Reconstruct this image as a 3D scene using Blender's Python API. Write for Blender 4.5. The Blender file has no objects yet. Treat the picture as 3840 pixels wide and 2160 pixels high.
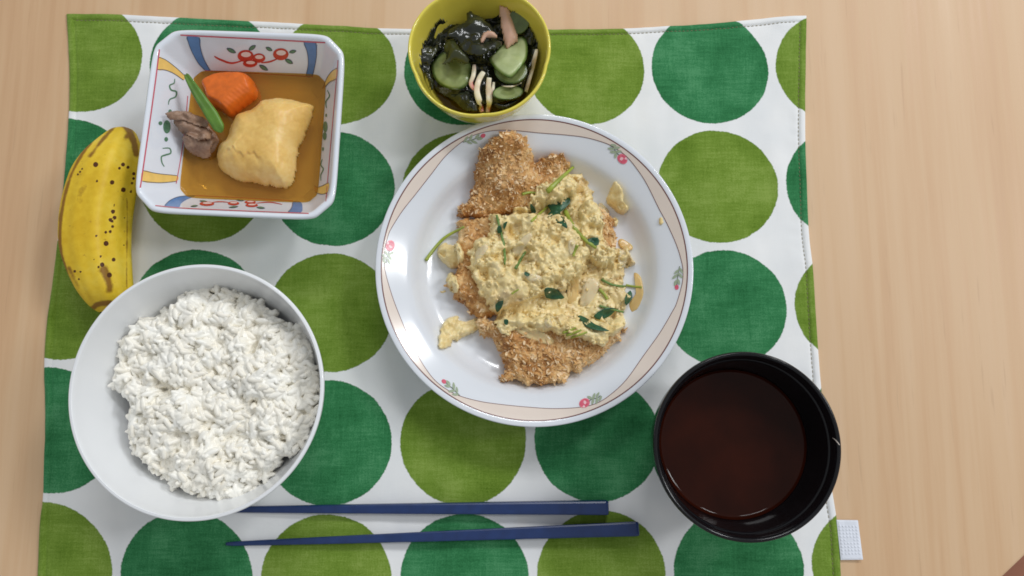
import bpy, math, random
import numpy as np
from mathutils import Vector
from mathutils.bvhtree import BVHTree

random.seed(7)
RNG = np.random.default_rng(11)
scene = bpy.context.scene
COL = scene.collection

# ------------------------------------------------------------------ camera
TILT = math.radians(9.0)
CAM_H = 0.441
FPX = 3014.0                      # focal length in photograph pixels (3840 wide)
cam_d = bpy.data.cameras.new("camera")
cam_d.sensor_width = 36.0
cam_d.lens = 36.0 * FPX / 3840.0
cam_d.clip_start = 0.005
cam_d.clip_end = 50.0
cam = bpy.data.objects.new("camera", cam_d)
cam.location = (0, 0, CAM_H)
cam.rotation_euler = (TILT, 0, 0)
COL.objects.link(cam)
scene.camera = cam

# ------------------------------------------------------------------ world + lamps (ceiling lights of the dining room)
world = bpy.data.worlds.new("World")
scene.world = world
world.use_nodes = True
bg = world.node_tree.nodes["Background"]
bg.inputs[0].default_value = (0.95, 0.98, 1.0, 1)
bg.inputs[1].default_value = 0.42

def area(name, loc, size, size_y, power, col):
    d = bpy.data.lights.new(name, 'AREA')
    d.shape = 'RECTANGLE'; d.size = size; d.size_y = size_y
    d.energy = power; d.color = col
    o = bpy.data.objects.new(name, d)
    o.location = loc
    dv = Vector((0, 0.05, 0)) - Vector(loc)
    o.rotation_euler = dv.to_track_quat('-Z', 'Y').to_euler()
    COL.objects.link(o)
    return o
area("ceiling_lamp", (0.25, 1.55, 1.75), 0.70, 0.28, 12.5, (0.975, 0.99, 1.0))
area("ceiling_lamp", (1.75, 0.45, 1.75), 0.28, 0.70, 14.0, (0.975, 0.99, 1.0))
area("ceiling_lamp", (1.35, 1.35, 1.75), 0.32, 0.32, 13.0, (0.975, 0.99, 1.0))

# ------------------------------------------------------------------ render settings
vs = scene.view_settings
vs.view_transform = 'Standard'
vs.look = 'None'
vs.exposure = 0.0
vs.gamma = 1.0
vs.use_curve_mapping = False
scene.render.engine = 'CYCLES'
scene.cycles.use_denoising = True
scene.cycles.max_bounces = 10
scene.cycles.diffuse_bounces = 6
scene.cycles.transparent_max_bounces = 12
scene.cycles.caustics_reflective = False
scene.cycles.caustics_refractive = False
scene.cycles.filter_width = 1.7

# ------------------------------------------------------------------ helpers: pixels <-> world
CT, ST = math.cos(TILT), math.sin(TILT)
CAMP = np.array([0, 0, CAM_H])
def ray(px, py):
    x = (px - 1920.0) / FPX
    y = -(py - 1080.0) / FPX
    d = np.array([x, y * CT + ST, y * ST - CT])
    return d / np.linalg.norm(d)
def at(px, py, z):
    """point of height z seen at photograph pixel (px, py)"""
    d = ray(px, py)
    t = (z - CAM_H) / d[2]
    return CAMP + d * t
V = 1.4907                                   # overview pixels -> photograph pixels
def c1(x, y): return (480 + .5382 * x, 80 + .5382 * y)      # close-up frames used for measuring
def c2(x, y): return (1500 + .3313 * x, .3313 * y)
def c3(x, y): return (1380 + .8417 * x, 400 + .8417 * y)
def c6(x, y): return (200 + .7038 * x, 960 + .7038 * y)
def c7(x, y): return (180 + .5382 * x, 420 + .5382 * y)
def c8(x, y): return (2400 + .6073 * x, 1280 + .6073 * y)
def conv(f, pts): return [f(*p) for p in pts]
def circle_from(L, R, T, B, z):
    l = at(L, (T + B) / 2, z); r = at(R, (T + B) / 2, z); t = at((L + R) / 2, T, z); b = at((L + R) / 2, B, z)
    c = np.array([(l[0] + r[0]) / 2, (t[1] + b[1]) / 2])
    rad = ((r[0] - l[0]) + (t[1] - b[1])) / 4
    return c, rad

# ------------------------------------------------------------------ helpers: noise in numpy
def _hash(ix, iy, iz, seed):
    h = (ix.astype(np.int64) * 374761393 + iy.astype(np.int64) * 668265263 + iz.astype(np.int64) * 2147483647 + seed * 1274126177) & 0xffffffff
    h = ((h ^ (h >> 13)) * 1274126177) & 0xffffffff
    h = ((h ^ (h >> 16)) * 2246822519) & 0xffffffff
    return ((h ^ (h >> 15)) & 0xffffff) / float(0xffffff)
def vnoise(P, s, seed=0):
    Q = np.asarray(P) * s
    I = np.floor(Q); F = Q - I
    F = F * F * F * (F * (F * 6 - 15) + 10)
    out = 0
    for dx in (0, 1):
        for dy in (0, 1):
            for dz in (0, 1):
                w = (F[:, 0] if dx else 1 - F[:, 0]) * (F[:, 1] if dy else 1 - F[:, 1]) * (F[:, 2] if dz else 1 - F[:, 2])
                out = out + w * _hash(I[:, 0] + dx, I[:, 1] + dy, I[:, 2] + dz, seed)
    return out * 2 - 1
def fbm(P, s, seed=0, o=4, g=.5):
    a, r = 1.0, 0
    for k in range(o):
        r = r + a * vnoise(P, s * 2 ** k, seed + k * 17); a *= g
    return r
def worley(P, s, seed=0):
    """distance to nearest cell point (F1), cell size 1/s"""
    Q = np.asarray(P) * s
    I = np.floor(Q)
    best = np.full(len(Q), 9.0); second = np.full(len(Q), 9.0)
    for dx in (-1, 0, 1):
        for dy in (-1, 0, 1):
            for dz in (-1, 0, 1):
                cx, cy, cz = I[:, 0] + dx, I[:, 1] + dy, I[:, 2] + dz
                d = np.sqrt((cx + _hash(cx, cy, cz, seed) - Q[:, 0]) ** 2 + (cy + _hash(cx, cy, cz, seed + 5) - Q[:, 1]) ** 2 + (cz + _hash(cx, cy, cz, seed + 9) - Q[:, 2]) ** 2)
                second = np.minimum(second, np.maximum(best, d)); best = np.minimum(best, d)
    return best, second
def smooth(x, a, b):
    t = np.clip((x - a) / (b - a), 0, 1)
    return t * t * (3 - 2 * t)
def catmull(pts, n, closed=False):
    P = np.array(pts, float)
    m = len(P); out = []
    segs = m if closed else m - 1
    for k in range(segs):
        if closed:
            p0, p1, p2, p3 = P[(k - 1) % m], P[k], P[(k + 1) % m], P[(k + 2) % m]
        else:
            p0, p1, p2, p3 = P[max(k - 1, 0)], P[k], P[k + 1], P[min(k + 2, m - 1)]
        for j in range(n):
            t = j / n
            out.append(.5 * (2 * p1 + (p2 - p0) * t + (2 * p0 - 5 * p1 + 4 * p2 - p3) * t * t + (3 * p1 - p0 - 3 * p2 + p3) * t ** 3))
    if not closed: out.append(P[-1])
    return np.array(out)

# ------------------------------------------------------------------ helpers: objects
def wloc(o):
    v = Vector((0, 0, 0))
    while o is not None:
        v += o.location; o = o.parent
    return v
def tag(o, label=None, cat=None, group=None, kind=None):
    if label: o["label"] = label
    if cat: o["category"] = cat
    if group: o["group"] = group
    if kind: o["kind"] = kind
    return o
def empty(name, loc, label=None, cat=None, group=None, kind=None):
    o = bpy.data.objects.new(name, None)
    o.empty_display_size = 0.01
    o.location = loc
    COL.objects.link(o)
    return tag(o, label, cat, group, kind)
def build(name, verts, faces, mat, parent=None, smooth_sh=True, attrs=None, uv=None):
    """one mesh object from world-space vertices, its origin at its own base"""
    W = np.array(verts, float)
    org = Vector(((W[:, 0].min() + W[:, 0].max()) / 2, (W[:, 1].min() + W[:, 1].max()) / 2, W[:, 2].min()))
    me = bpy.data.meshes.new(name)
    me.from_pydata((W - np.array(org)).tolist(), [], [list(map(int, f)) for f in faces])
    if smooth_sh: me.polygons.foreach_set("use_smooth", [True] * len(me.polygons))
    if attrs:
        for k, a in attrs.items():
            at_ = me.attributes.new(k, 'FLOAT', 'POINT'); at_.data.foreach_set("value", np.asarray(a, np.float32))
    if uv is not None:
        l = me.uv_layers.new(name="UVMap")
        idx = np.zeros(len(me.loops), np.int32); me.loops.foreach_get("vertex_index", idx)
        l.data.foreach_set("uv", np.asarray(uv, np.float32)[idx].ravel())
    me.materials.append(mat)
    me.update()
    o = bpy.data.objects.new(name, me)
    COL.objects.link(o)
    if parent is not None:
        o.parent = parent
        o.location = org - wloc(parent)
    else:
        o.location = org
    return o
class MB:
    def __init__(s): s.v, s.f = [], []
    def add(s, v, f):
        b = len(s.v); s.v.extend([tuple(map(float, p)) for p in v]); s.f.extend([[i + b for i in q] for q in f]); return s
def bvh_of(verts, faces): return BVHTree.FromPolygons([Vector(map(float, v)) for v in verts], [list(map(int, f)) for f in faces])
def cast(px, py, bvhs):
    d = ray(px, py); best = None
    for b in bvhs:
        h = b.ray_cast(Vector(CAMP), Vector(d))
        if h[0] is not None and (best is None or h[3] < best[3]): best = h
    return best
def cast_down(x, y, bvhs, default=0.0, z0=0.3):
    best = default
    for b in bvhs:
        h = b.ray_cast(Vector((x, y, z0)), Vector((0, 0, -1)))
        if h[0] is not None: best = max(best, h[0].z)
    return best
def lathe(profile, c, n=128, rmod=None):
    """profile of (r, z) round centre c; r = 0 ends become poles"""
    v, f = [], []
    rings = []
    for (r, z) in profile:
        if r < 1e-6:
            rings.append([len(v)]); v.append((c[0], c[1], z)); continue
        ring = []
        for k in range(n):
            a = 2 * math.pi * k / n
            rr = r * (rmod(a, r, z) if rmod else 1.0)
            ring.append(len(v)); v.append((c[0] + rr * math.cos(a), c[1] + rr * math.sin(a), z))
        rings.append(ring)
    for a, b in zip(rings, rings[1:]):
        if len(a) == 1 and len(b) == 1: continue
        for k in range(n):
            k2 = (k + 1) % n
            if len(a) == 1: f.append([a[0], b[k2], b[k]])
            elif len(b) == 1: f.append([a[k], a[k2], b[0]])
            else: f.append([a[k], a[k2], b[k2], b[k]])
    return v, f
def dense(profile, n=4):
    """round a profile with a spline; points given twice stay sharp"""
    return [tuple(p) for p in catmull(profile, n)]
def tube(pts, radii, n=10, flat=1.0, cap=True):
    P = np.array(pts, float); m = len(P)
    v, f = [], []
    T = np.gradient(P, axis=0); T /= np.linalg.norm(T, axis=1)[:, None] + 1e-12
    up = np.array([0, 0, 1.0])
    for k in range(m):
        s = np.cross(T[k], up)
        if np.linalg.norm(s) < 1e-6: s = np.array([1.0, 0, 0])
        s /= np.linalg.norm(s); u = np.cross(s, T[k])
        for j in range(n):
            a = 2 * math.pi * j / n
            v.append(P[k] + radii[k] * (s * math.cos(a) + u * math.sin(a) * flat))
    for k in range(m - 1):
        for j in range(n):
            j2 = (j + 1) % n
            f.append([k * n + j, (k + 1) * n + j, (k + 1) * n + j2, k * n + j2])
    if cap:
        f.append([j for j in range(n)]); f.append([(m - 1) * n + j for j in range(n)][::-1])
    return v, f
def sdist(P, poly):
    """signed distance to a closed polygon, inside positive (2D)"""
    A = np.array(poly)[:, :2]; B = np.roll(A, -1, 0)
    d = np.full(len(P), 9.0); ins = np.zeros(len(P), bool)
    for a, b in zip(A, B):
        e = b - a; w = P - a
        t = np.clip((w @ e) / (e @ e + 1e-18), 0, 1)
        d = np.minimum(d, np.linalg.norm(w - t[:, None] * e, axis=1))
        cond = ((a[1] <= P[:, 1]) & (b[1] > P[:, 1])) | ((b[1] <= P[:, 1]) & (a[1] > P[:, 1]))
        xi = a[0] + (P[:, 1] - a[1]) * (b[0] - a[0]) / (b[1] - a[1] + 1e-18)
        ins ^= cond & (P[:, 0] < xi)
    return np.where(ins, d, -d)
def pile(poly, floor, height, edge, step=0.0005, rag=0.0, rag_s=300, seed=0, power=2.0, detail=None, inset=0.0, under=None):
    """a lump of food as a closed shell: outline polygon (world), floor(x,y) heights, height(P) above the floor, rounded edge of given width"""
    A = np.array(poly)[:, :2]
    x0, y0 = A.min(0) - 3 * step - rag; x1, y1 = A.max(0) + 3 * step + rag
    nx, ny = int((x1 - x0) / step) + 2, int((y1 - y0) / step) + 2
    X, Y = np.meshgrid(x0 + np.arange(nx) * step, y0 + np.arange(ny) * step)
    P = np.stack([X.ravel(), Y.ravel(), np.zeros(nx * ny)], 1)
    sd = sdist(P[:, :2], A) - inset
    if rag: sd = sd + rag * fbm(P, rag_s, seed + 3, 3)
    inside = sd > 0
    t = np.clip(sd / edge, 0, 1)
    prof = (1 - (1 - t) ** power) ** (1 / power)
    Z = np.zeros(len(P)); idx = np.where(inside)[0]
    fl = np.zeros(len(P)); fl[idx] = floor(P[idx])
    h = np.zeros(len(P)); h[idx] = height(P[idx], sd[idx])
    Z = fl + h * prof
    P[:, 2] = Z
    if detail is not None: P[idx, 2] += detail(P[idx], sd[idx]) * np.clip(t[idx] * 2.5, 0, 1)
    P[idx, 2] = np.maximum(P[idx, 2], fl[idx] + .0002)
    M = inside.reshape(ny, nx)
    cell = M[:-1, :-1] & M[1:, :-1] & M[:-1, 1:] & M[1:, 1:]
    jj, ii = np.where(cell)
    a = jj * nx + ii
    quads = np.stack([a, a + 1, a + nx + 1, a + nx], 1)
    used = np.unique(quads); mp = -np.ones(nx * ny, int); mp[used] = np.arange(len(used))
    Vt = P[used]; Q = mp[quads]
    # underside: same footprint on the floor, so that the lump is closed
    cnt = {}
    for q in Q:
        for k in range(4):
            e = (q[k], q[(k + 1) % 4]); cnt[e] = 1
    bnd = [e for e in cnt if (e[1], e[0]) not in cnt]
    bv = sorted({i for e in bnd for i in e}); bi = {b: len(Vt) + k for k, b in enumerate(bv)}
    low = np.array([[Vt[b][0], Vt[b][1], fl[used[b]] - .0003] for b in bv]) if bv else np.zeros((0, 3))
    if under is not None and len(low):      # rounded underside: the foot is smaller than the waist and stands lower
        c = low.mean(0); low[:, :2] = c[:2] + (low[:, :2] - c[:2]) * .62; low[:, 2] = under
    F = [list(q) for q in Q] + [[e[1], e[0], bi[e[0]], bi[e[1]]] for e in bnd]
    return np.vstack([Vt, low]), F, np.concatenate([sd[used], np.zeros(len(low))])

# ------------------------------------------------------------------ helpers: materials
def srgb(r, g, b):
    f = lambda c: (c / 12.92 if c <= .04045 else ((c + .055) / 1.055) ** 2.4)
    return (f(r / 255), f(g / 255), f(b / 255), 1)
class NT:
    def __init__(s, name):
        s.m = bpy.data.materials.new(name); s.m.use_nodes = True
        s.t = s.m.node_tree; s.n = s.t.nodes
        s.p = s.n["Principled BSDF"]; s.out = s.n["Material Output"]
    def new(s, typ, **kw):
        n = s.n.new(typ)
        for k, v in kw.items(): setattr(n, k, v)
        return n
    def lk(s, a, b): s.t.links.new(a, b)
    def put(s, sock, v):
        if hasattr(v, "links") or isinstance(v, bpy.types.NodeSocket): s.lk(v, sock)
        else: sock.default_value = v
    def coord(s, kind="Object", scale=None, rot=None):
        c = s.new("ShaderNodeTexCoord").outputs[kind]
        if scale is None and rot is None: return c
        m = s.new("ShaderNodeMapping"); s.lk(c, m.inputs[0])
        if scale: m.inputs["Scale"].default_value = scale
        if rot: m.inputs["Rotation"].default_value = rot
        return m.outputs[0]
    def noise(s, scale, detail=3, rough=.5, vec=None, dist=0.0):
        n = s.new("ShaderNodeTexNoise")
        n.inputs["Scale"].default_value = scale; n.inputs["Detail"].default_value = detail
        n.inputs["Roughness"].default_value = rough; n.inputs["Distortion"].default_value = dist
        s.lk(vec if vec is not None else s.coord(), n.inputs["Vector"])
        return n.outputs["Fac"]
    def vor(s, scale, vec=None, feature='F1'):
        n = s.new("ShaderNodeTexVoronoi", feature=feature)
        n.inputs["Scale"].default_value = scale
        s.lk(vec if vec is not None else s.coord(), n.inputs["Vector"])
        return n.outputs["Distance"]
    def math(s, op, a, b=None, c=None):
        n = s.new("ShaderNodeMath", operation=op)
        s.put(n.inputs[0], a)
        if b is not None: s.put(n.inputs[1], b)
        if c is not None: s.put(n.inputs[2], c)
        return n.outputs[0]
    def ramp(s, fac, stops):
        n = s.new("ShaderNodeValToRGB"); s.lk(fac, n.inputs[0])
        el = n.color_ramp.elements
        el[0].position, el[0].color = stops[0]
        el[1].position, el[1].color = stops[-1]
        for p, c in stops[1:-1]:
            e = el.new(p); e.color = c
        return n.outputs[0]
    def fmap(s, v, a, b, c=0.0, d=1.0):
        n = s.new("ShaderNodeMapRange"); s.put(n.inputs[0], v)
        for i, x in enumerate((a, b, c, d)): n.inputs[i + 1].default_value = x
        return n.outputs[0]
    def mix(s, fac, a, b, mode='MIX'):
        n = s.new("ShaderNodeMix", data_type='RGBA', blend_type=mode)
        s.put(n.inputs[0], fac); s.put(n.inputs[6], a); s.put(n.inputs[7], b)
        return n.outputs[2]
    def attr(s, name):
        return s.new("ShaderNodeAttribute", attribute_name=name).outputs["Fac"]
    def bump(s, h, strength=.3, dist=.0005):
        n = s.new("ShaderNodeBump"); n.inputs["Strength"].default_value = strength; n.inputs["Distance"].default_value = dist
        s.lk(h, n.inputs["Height"]); s.lk(n.outputs[0], s.p.inputs["Normal"])
    def set(s, **kw):
        names = dict(col="Base Color", rough="Roughness", spec="Specular IOR Level", sss="Subsurface Weight", sssr="Subsurface Radius",
                     ssss="Subsurface Scale", coat="Coat Weight", coatr="Coat Roughness", metal="Metallic", trans="Transmission Weight", ior="IOR", sheen="Sheen Weight")
        for k, v in kw.items(): s.put(s.p.inputs[names[k]], v)
        return s
def plain(name, col, rough=.4, var=.06, scale=150, sss=0, bump=0, bscale=800, spec=.5, coat=0, radius=(1, .6, .4), ss=.002):
    n = NT(name)
    dark = tuple(c * (1 - var) for c in col[:3]) + (1,); lite = tuple(min(1, c * (1 + var)) for c in col[:3]) + (1,)
    n.set(col=n.ramp(n.noise(scale, 3), [(.3, dark), (.7, lite)]), rough=rough, spec=spec, coat=coat)
    n.p.inputs["Coat Roughness"].default_value = .06
    if sss: n.set(sss=sss, sssr=radius, ssss=ss)
    if bump: n.bump(n.noise(bscale, 3), bump, .0004)
    return n.m

M = {}
def mk_table():
    n = NT("beech_table_top")
    v = n.coord("Object", (1, .035, 1))
    g1 = n.noise(55, 4, .55, v); g2 = n.noise(260, 3, .6, v); g3 = n.noise(9, 2, .5, n.coord("Object", (1, .15, 1)))
    g = n.math('ADD', n.math('MULTIPLY', g1, .55), n.math('ADD', n.math('MULTIPLY', g2, .25), n.math('MULTIPLY', g3, .35)))
    base = n.ramp(g, [(.38, srgb(197, 157, 119)), (.52, srgb(207, 170, 132)), (.6, srgb(211, 177, 140)), (.74, srgb(215, 183, 149))])
    pores = n.fmap(n.noise(420, 2, .5, n.coord("Object", (1, .05, 1))), .66, .74)
    base = n.mix(n.math('MULTIPLY', pores, .16), base, srgb(150, 112, 84))
    n.set(col=base, rough=n.fmap(g2, .3, .7, .36, .48), spec=.4)
    n.bump(g2, .06, .0002)
    return n.m
M['table'] = mk_table()
M['table_edge'] = plain("table_edge_band", srgb(205, 172, 142), .45, .05, 60)
def mk_floor():
    n = NT("brown_floor")
    g = n.noise(8, 4)
    n.set(col=n.ramp(g, [(.3, srgb(128, 78, 56)), (.7, srgb(158, 102, 76))]), rough=.5)
    return n.m
M['floor'] = mk_floor()
def mk_mat():
    n = NT("dotted_cotton_cloth")
    uv = n.new("ShaderNodeUVMap").outputs[0]
    obj = n.coord("Object")
    wob = n.noise(70, 3, .6)
    sep = n.new("ShaderNodeSeparateXYZ"); n.lk(uv, sep.inputs[0])
    u, v = sep.outputs[0], sep.outputs[1]
    fu = n.math('SUBTRACT', n.math('FRACT', u), .5); fv = n.math('SUBTRACT', n.math('FRACT', v), .5)
    d = n.math('SQRT', n.math('ADD', n.math('MULTIPLY', fu, fu), n.math('MULTIPLY', fv, fv)))
    d = n.math('ADD', d, n.math('MULTIPLY', n.math('SUBTRACT', wob, .5), .022))
    d = n.math('ADD', d, n.math('MULTIPLY', n.math('SUBTRACT', n.noise(900, 2), .5), .012))
    inside = n.fmap(d, .473, .466)
    par = n.math('ADD', n.math('FLOOR', u), n.math('FLOOR', v))
    par = n.math('MULTIPLY', n.math('FRACT', n.math('MULTIPLY', par, .5)), 2.0)
    # printed linen look: warp and weft streaks plus cloudy ink
    wx = n.noise(900, 2, .6, n.coord("Object", (.10, 1, 1))); wy = n.noise(900, 2, .6, n.coord("Object", (1, .10, 1)))
    cloud = n.noise(38, 4, .55)
    streak = n.noise(120, 3, .6, n.coord("Object", (.12, 1, 1)))
    grain = n.noise(1500, 2, .7)
    tone = n.math('ADD', n.math('ADD', n.math('MULTIPLY', wx, .22), n.math('MULTIPLY', wy, .16)), n.math('ADD', n.math('MULTIPLY', cloud, .52), n.math('ADD', n.math('MULTIPLY', streak, .16), n.math('MULTIPLY', grain, .38))))
    lime = n.ramp(tone, [(.42, srgb(70, 96, 20)), (.56, srgb(92, 121, 34)), (.72, srgb(113, 141, 52)), (.85, srgb(134, 158, 74))])
    dark = n.ramp(tone, [(.42, srgb(18, 74, 40)), (.56, srgb(32, 98, 55)), (.72, srgb(52, 123, 76)), (.85, srgb(78, 144, 98))])
    ink = n.mix(n.math('GREATER_THAN', par, .5), lime, dark)
    white = n.ramp(n.noise(30, 3), [(.3, srgb(226, 228, 230)), (.7, srgb(238, 238, 238))])
    stain = n.fmap(n.noise(22, 2, .4), .68, .80)
    white = n.mix(n.math('MULTIPLY', stain, .25), white, srgb(222, 200, 170))
    n.set(col=n.mix(inside, white, ink), rough=.9, spec=.15, sheen=.1)
    weave = n.math('ADD', wx, wy)
    n.bump(weave, .10, .0003)
    return n.m
M['mat'] = mk_mat()
M['thread'] = plain("sewing_thread", srgb(150, 140, 112), .8, .1, 400, spec=.2)
M['tab'] = plain("white_hook_tape", srgb(226, 230, 240), .7, .04, 300, spec=.3, bump=.3, bscale=900)
def glaze(name, col, rough=.12, var=.015):
    return plain(name, col, rough, var, 30, spec=.5, coat=.35)
M['porcelain'] = glaze("white_porcelain", srgb(226, 231, 240), .11)
M['plate'] = glaze("white_plate_glaze", srgb(221, 225, 232), .16)
M['rice_bowl'] = glaze("white_melamine", srgb(234, 236, 239), .30)
M['yellow'] = glaze("yellow_glaze", srgb(228, 213, 88), .14, .04)
M['red'] = plain("red_overglaze", srgb(196, 66, 54), .25, .1, 400)
M['pinkred'] = plain("pink_red_line", srgb(204, 92, 108), .25, .1, 300)
M['blue'] = plain("blue_overglaze", srgb(92, 132, 184), .25, .1, 200)
M['ochre'] = plain("yellow_overglaze", srgb(240, 200, 112), .25, .08, 200)
M['leafpaint'] = plain("green_overglaze", srgb(92, 132, 104), .25, .2, 500)
M['outline'] = plain("dark_outline", srgb(70, 74, 92), .3, .1, 300)
M['berrywhite'] = plain("berry_highlight", srgb(238, 214, 208), .25, .04, 300)
M['band'] = plain("beige_rim_band", srgb(224, 210, 199), .18, .02, 60, coat=.3)
M['maroon'] = plain("maroon_rim_line", srgb(112, 68, 64), .2, .08, 300)
M['rosepink'] = plain("rose_pink", srgb(226, 116, 134), .2, .2, 500)
M['rosered'] = plain("rose_red", srgb(216, 92, 116), .2, .15, 500)
M['rosepale'] = plain("rose_pale", srgb(240, 196, 202), .2, .06, 500)
M['roseleaf'] = plain("rose_leaf", srgb(158, 172, 146), .2, .15, 500)
M['rosestem'] = plain("rose_stem", srgb(112, 122, 108), .2, .15, 500)
M['black'] = plain("black_lacquer", srgb(17, 17, 20), .15, .1, 80, spec=.34)
M['navy'] = plain("navy_lacquer", srgb(27, 50, 98), .32, .12, 200, spec=.5)
def mk_soup():
    n = NT("dark_clear_soup")
    n.set(col=n.ramp(n.noise(40, 3), [(.3, srgb(38, 13, 6)), (.7, srgb(52, 18, 8))]), rough=.04, spec=.15)
    return n.m
M['soup'] = mk_soup()
def mk_liquid(name, c1_, c2_, murk=None, share=0.0):
    n = NT(name)
    tr = n.new("ShaderNodeBsdfTransparent"); gl = n.new("ShaderNodeBsdfGlossy"); mx = n.new("ShaderNodeMixShader"); fr = n.new("ShaderNodeFresnel")
    fr.inputs[0].default_value = 1.34; gl.inputs["Roughness"].default_value = .03
    n.lk(n.ramp(n.noise(60, 3), [(.3, c1_), (.7, c2_)]), tr.inputs[0])
    b = n.new("ShaderNodeBump"); b.inputs["Strength"].default_value = .5; b.inputs["Distance"].default_value = .0010
    n.lk(n.noise(120, 2), b.inputs["Height"]); n.lk(b.outputs[0], gl.inputs["Normal"]); n.lk(b.outputs[0], fr.inputs["Normal"])
    body = tr.outputs[0]
    if murk:
        df = n.new("ShaderNodeBsdfDiffuse"); df.inputs[0].default_value = murk
        m2 = n.new("ShaderNodeMixShader"); m2.inputs[0].default_value = share
        n.lk(body, m2.inputs[1]); n.lk(df.outputs[0], m2.inputs[2]); body = m2.outputs[0]
    n.lk(fr.outputs[0], mx.inputs[0]); n.lk(body, mx.inputs[1]); n.lk(gl.outputs[0], mx.inputs[2]); n.lk(mx.outputs[0], n.out.inputs[0])
    return n.m
M['broth'] = mk_liquid("amber_broth", (.99, .67, .20, 1), (1.0, .74, .27, 1), (.62, .27, .045, 1), .28)
M['dressing'] = mk_liquid("vinegar_dressing", (.62, .52, .22, 1), (.7, .6, .3, 1))
def mk_rice():
    n = NT("cooked_rice")
    n.set(col=n.ramp(n.noise(120, 3), [(.3, srgb(242, 236, 222)), (.7, srgb(249, 246, 238))]), rough=.32, spec=.45)
    return n.m
M['rice'] = mk_rice()
def mk_rice_heap():
    n = NT("sticky_rice_heap")
    n.set(col=n.ramp(n.noise(120, 3), [(.3, srgb(244, 239, 227)), (.7, srgb(250, 248, 241))]), rough=.30, spec=.45)
    return n.m
M['rice_heap'] = mk_rice_heap()
def mk_egg():
    n = NT("soft_egg")
    cav = n.attr("cav")
    c = n.ramp(n.math('ADD', n.math('MULTIPLY', n.noise(160, 4), .6), n.math('MULTIPLY', n.noise(700, 3), .4)), [(.32, srgb(218, 190, 126)), (.5, srgb(233, 212, 155)), (.66, srgb(239, 222, 173))])
    c = n.mix(n.fmap(n.noise(75, 2), .56, .70), c, srgb(218, 194, 146))
    n.set(col=c, rough=.33, spec=.55, sss=.08, sssr=(1, .7, .3), ssss=.001)
    n.bump(n.noise(1400, 3), .25, .0003)
    return n.m
M['egg'] = mk_egg()
def mk_crust():
    n = NT("fried_breadcrumb_crust")
    g = n.math('ADD', n.math('MULTIPLY', n.noise(48, 4, .6), .72), n.math('MULTIPLY', n.noise(420, 3, .6), .28))
    c = n.ramp(g, [(.36, srgb(146, 92, 46)), (.45, srgb(194, 142, 82)), (.54, srgb(220, 182, 126)), (.64, srgb(234, 208, 164))])
    n.set(col=c, rough=.55, spec=.35, sss=.08, sssr=(1, .6, .3), ssss=.001)
    n.bump(n.noise(1600, 3, .7), .5, .0005)
    return n.m
M['crust'] = mk_crust()
M['crumb'] = plain("breadcrumb_flake", srgb(232, 204, 164), .6, .16, 90, spec=.3)
M['crumb_dark'] = plain("toasted_breadcrumb_flake", srgb(216, 172, 114), .6, .22, 90, spec=.3)
M['leaf'] = plain("herb_leaf", srgb(36, 84, 56), .35, .3, 300, bump=.3, bscale=600)
M['stem'] = plain("herb_stem", srgb(150, 164, 62), .35, .18, 120, sss=.1)
M['stemdark'] = plain("herb_stem_dark", srgb(104, 134, 66), .35, .2, 120)
M['onion'] = plain("simmered_onion", srgb(222, 198, 146), .22, .08, 150, sss=.3, ss=.002)
M['onionpale'] = plain("pale_onion", srgb(220, 202, 162), .22, .08, 150, sss=.3, ss=.002)
M['onionamber'] = plain("amber_onion", srgb(216, 184, 122), .2, .1, 150, sss=.3, ss=.002)
def mk_potato():
    n = NT("simmered_potato")
    c = n.ramp(n.math('ADD', n.math('MULTIPLY', n.noise(55, 4), .7), n.math('MULTIPLY', n.noise(500, 3), .3)), [(.32, srgb(222, 178, 96)), (.5, srgb(234, 196, 118)), (.68, srgb(240, 210, 144))])
    n.set(col=c, rough=.34, spec=.4, sss=.4, sssr=(1, .65, .3), ssss=.0035)
    n.bump(n.noise(400, 5, .65), .07, .0004)
    return n.m
M['potato'] = mk_potato()
M['carrot'] = plain("cooked_carrot", srgb(222, 108, 30), .36, .12, 300, sss=.0, radius=(1, .35, .1), bump=.15)
M['bean'] = plain("green_bean", srgb(88, 126, 44), .4, .3, 130, bump=.1, sss=.08)
def mk_meat():
    n = NT("simmered_beef")
    c = n.ramp(n.math('ADD', n.math('MULTIPLY', n.noise(90, 4), .6), n.math('MULTIPLY', n.noise(600, 4, .7), .4)), [(.33, srgb(112, 82, 64)), (.5, srgb(150, 120, 100)), (.68, srgb(186, 156, 132))])
    n.set(col=c, rough=.38, spec=.45)
    n.bump(n.noise(900, 4, .65), .5, .0006)
    return n.m
M['meat'] = mk_meat()
def mk_seaweed():
    n = NT("wakame_seaweed")
    c = n.ramp(n.noise(120, 4), [(.32, srgb(22, 24, 18)), (.55, srgb(36, 40, 30)), (.74, srgb(62, 66, 44))])
    n.set(col=c, rough=.17, spec=.55)
    n.bump(n.noise(420, 3), .35, .0006)
    return n.m
M['seaweed'] = mk_seaweed()
M['seaweed2'] = plain("thin_green_seaweed", srgb(58, 62, 34), .2, .3, 130, bump=.3, bscale=420)
def mk_cuke():
    n = NT("cucumber_flesh")
    r = n.attr("rad")
    c = n.ramp(r, [(0, srgb(138, 148, 94)), (.42, srgb(126, 138, 86)), (.55, srgb(152, 164, 112)), (.86, srgb(146, 160, 104)), (.92, srgb(84, 108, 48)), (1, srgb(36, 62, 22))])
    c = n.mix(n.math('MULTIPLY', n.fmap(n.noise(200, 4), .4, .7), .6), c, srgb(104, 116, 70))
    n.set(col=c, rough=.18, spec=.5, sss=.25, sssr=(.7, 1, .4), ssss=.002)
    n.bump(n.noise(500, 3), .12, .0004)
    return n.m
M['cuke'] = mk_cuke()
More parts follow.
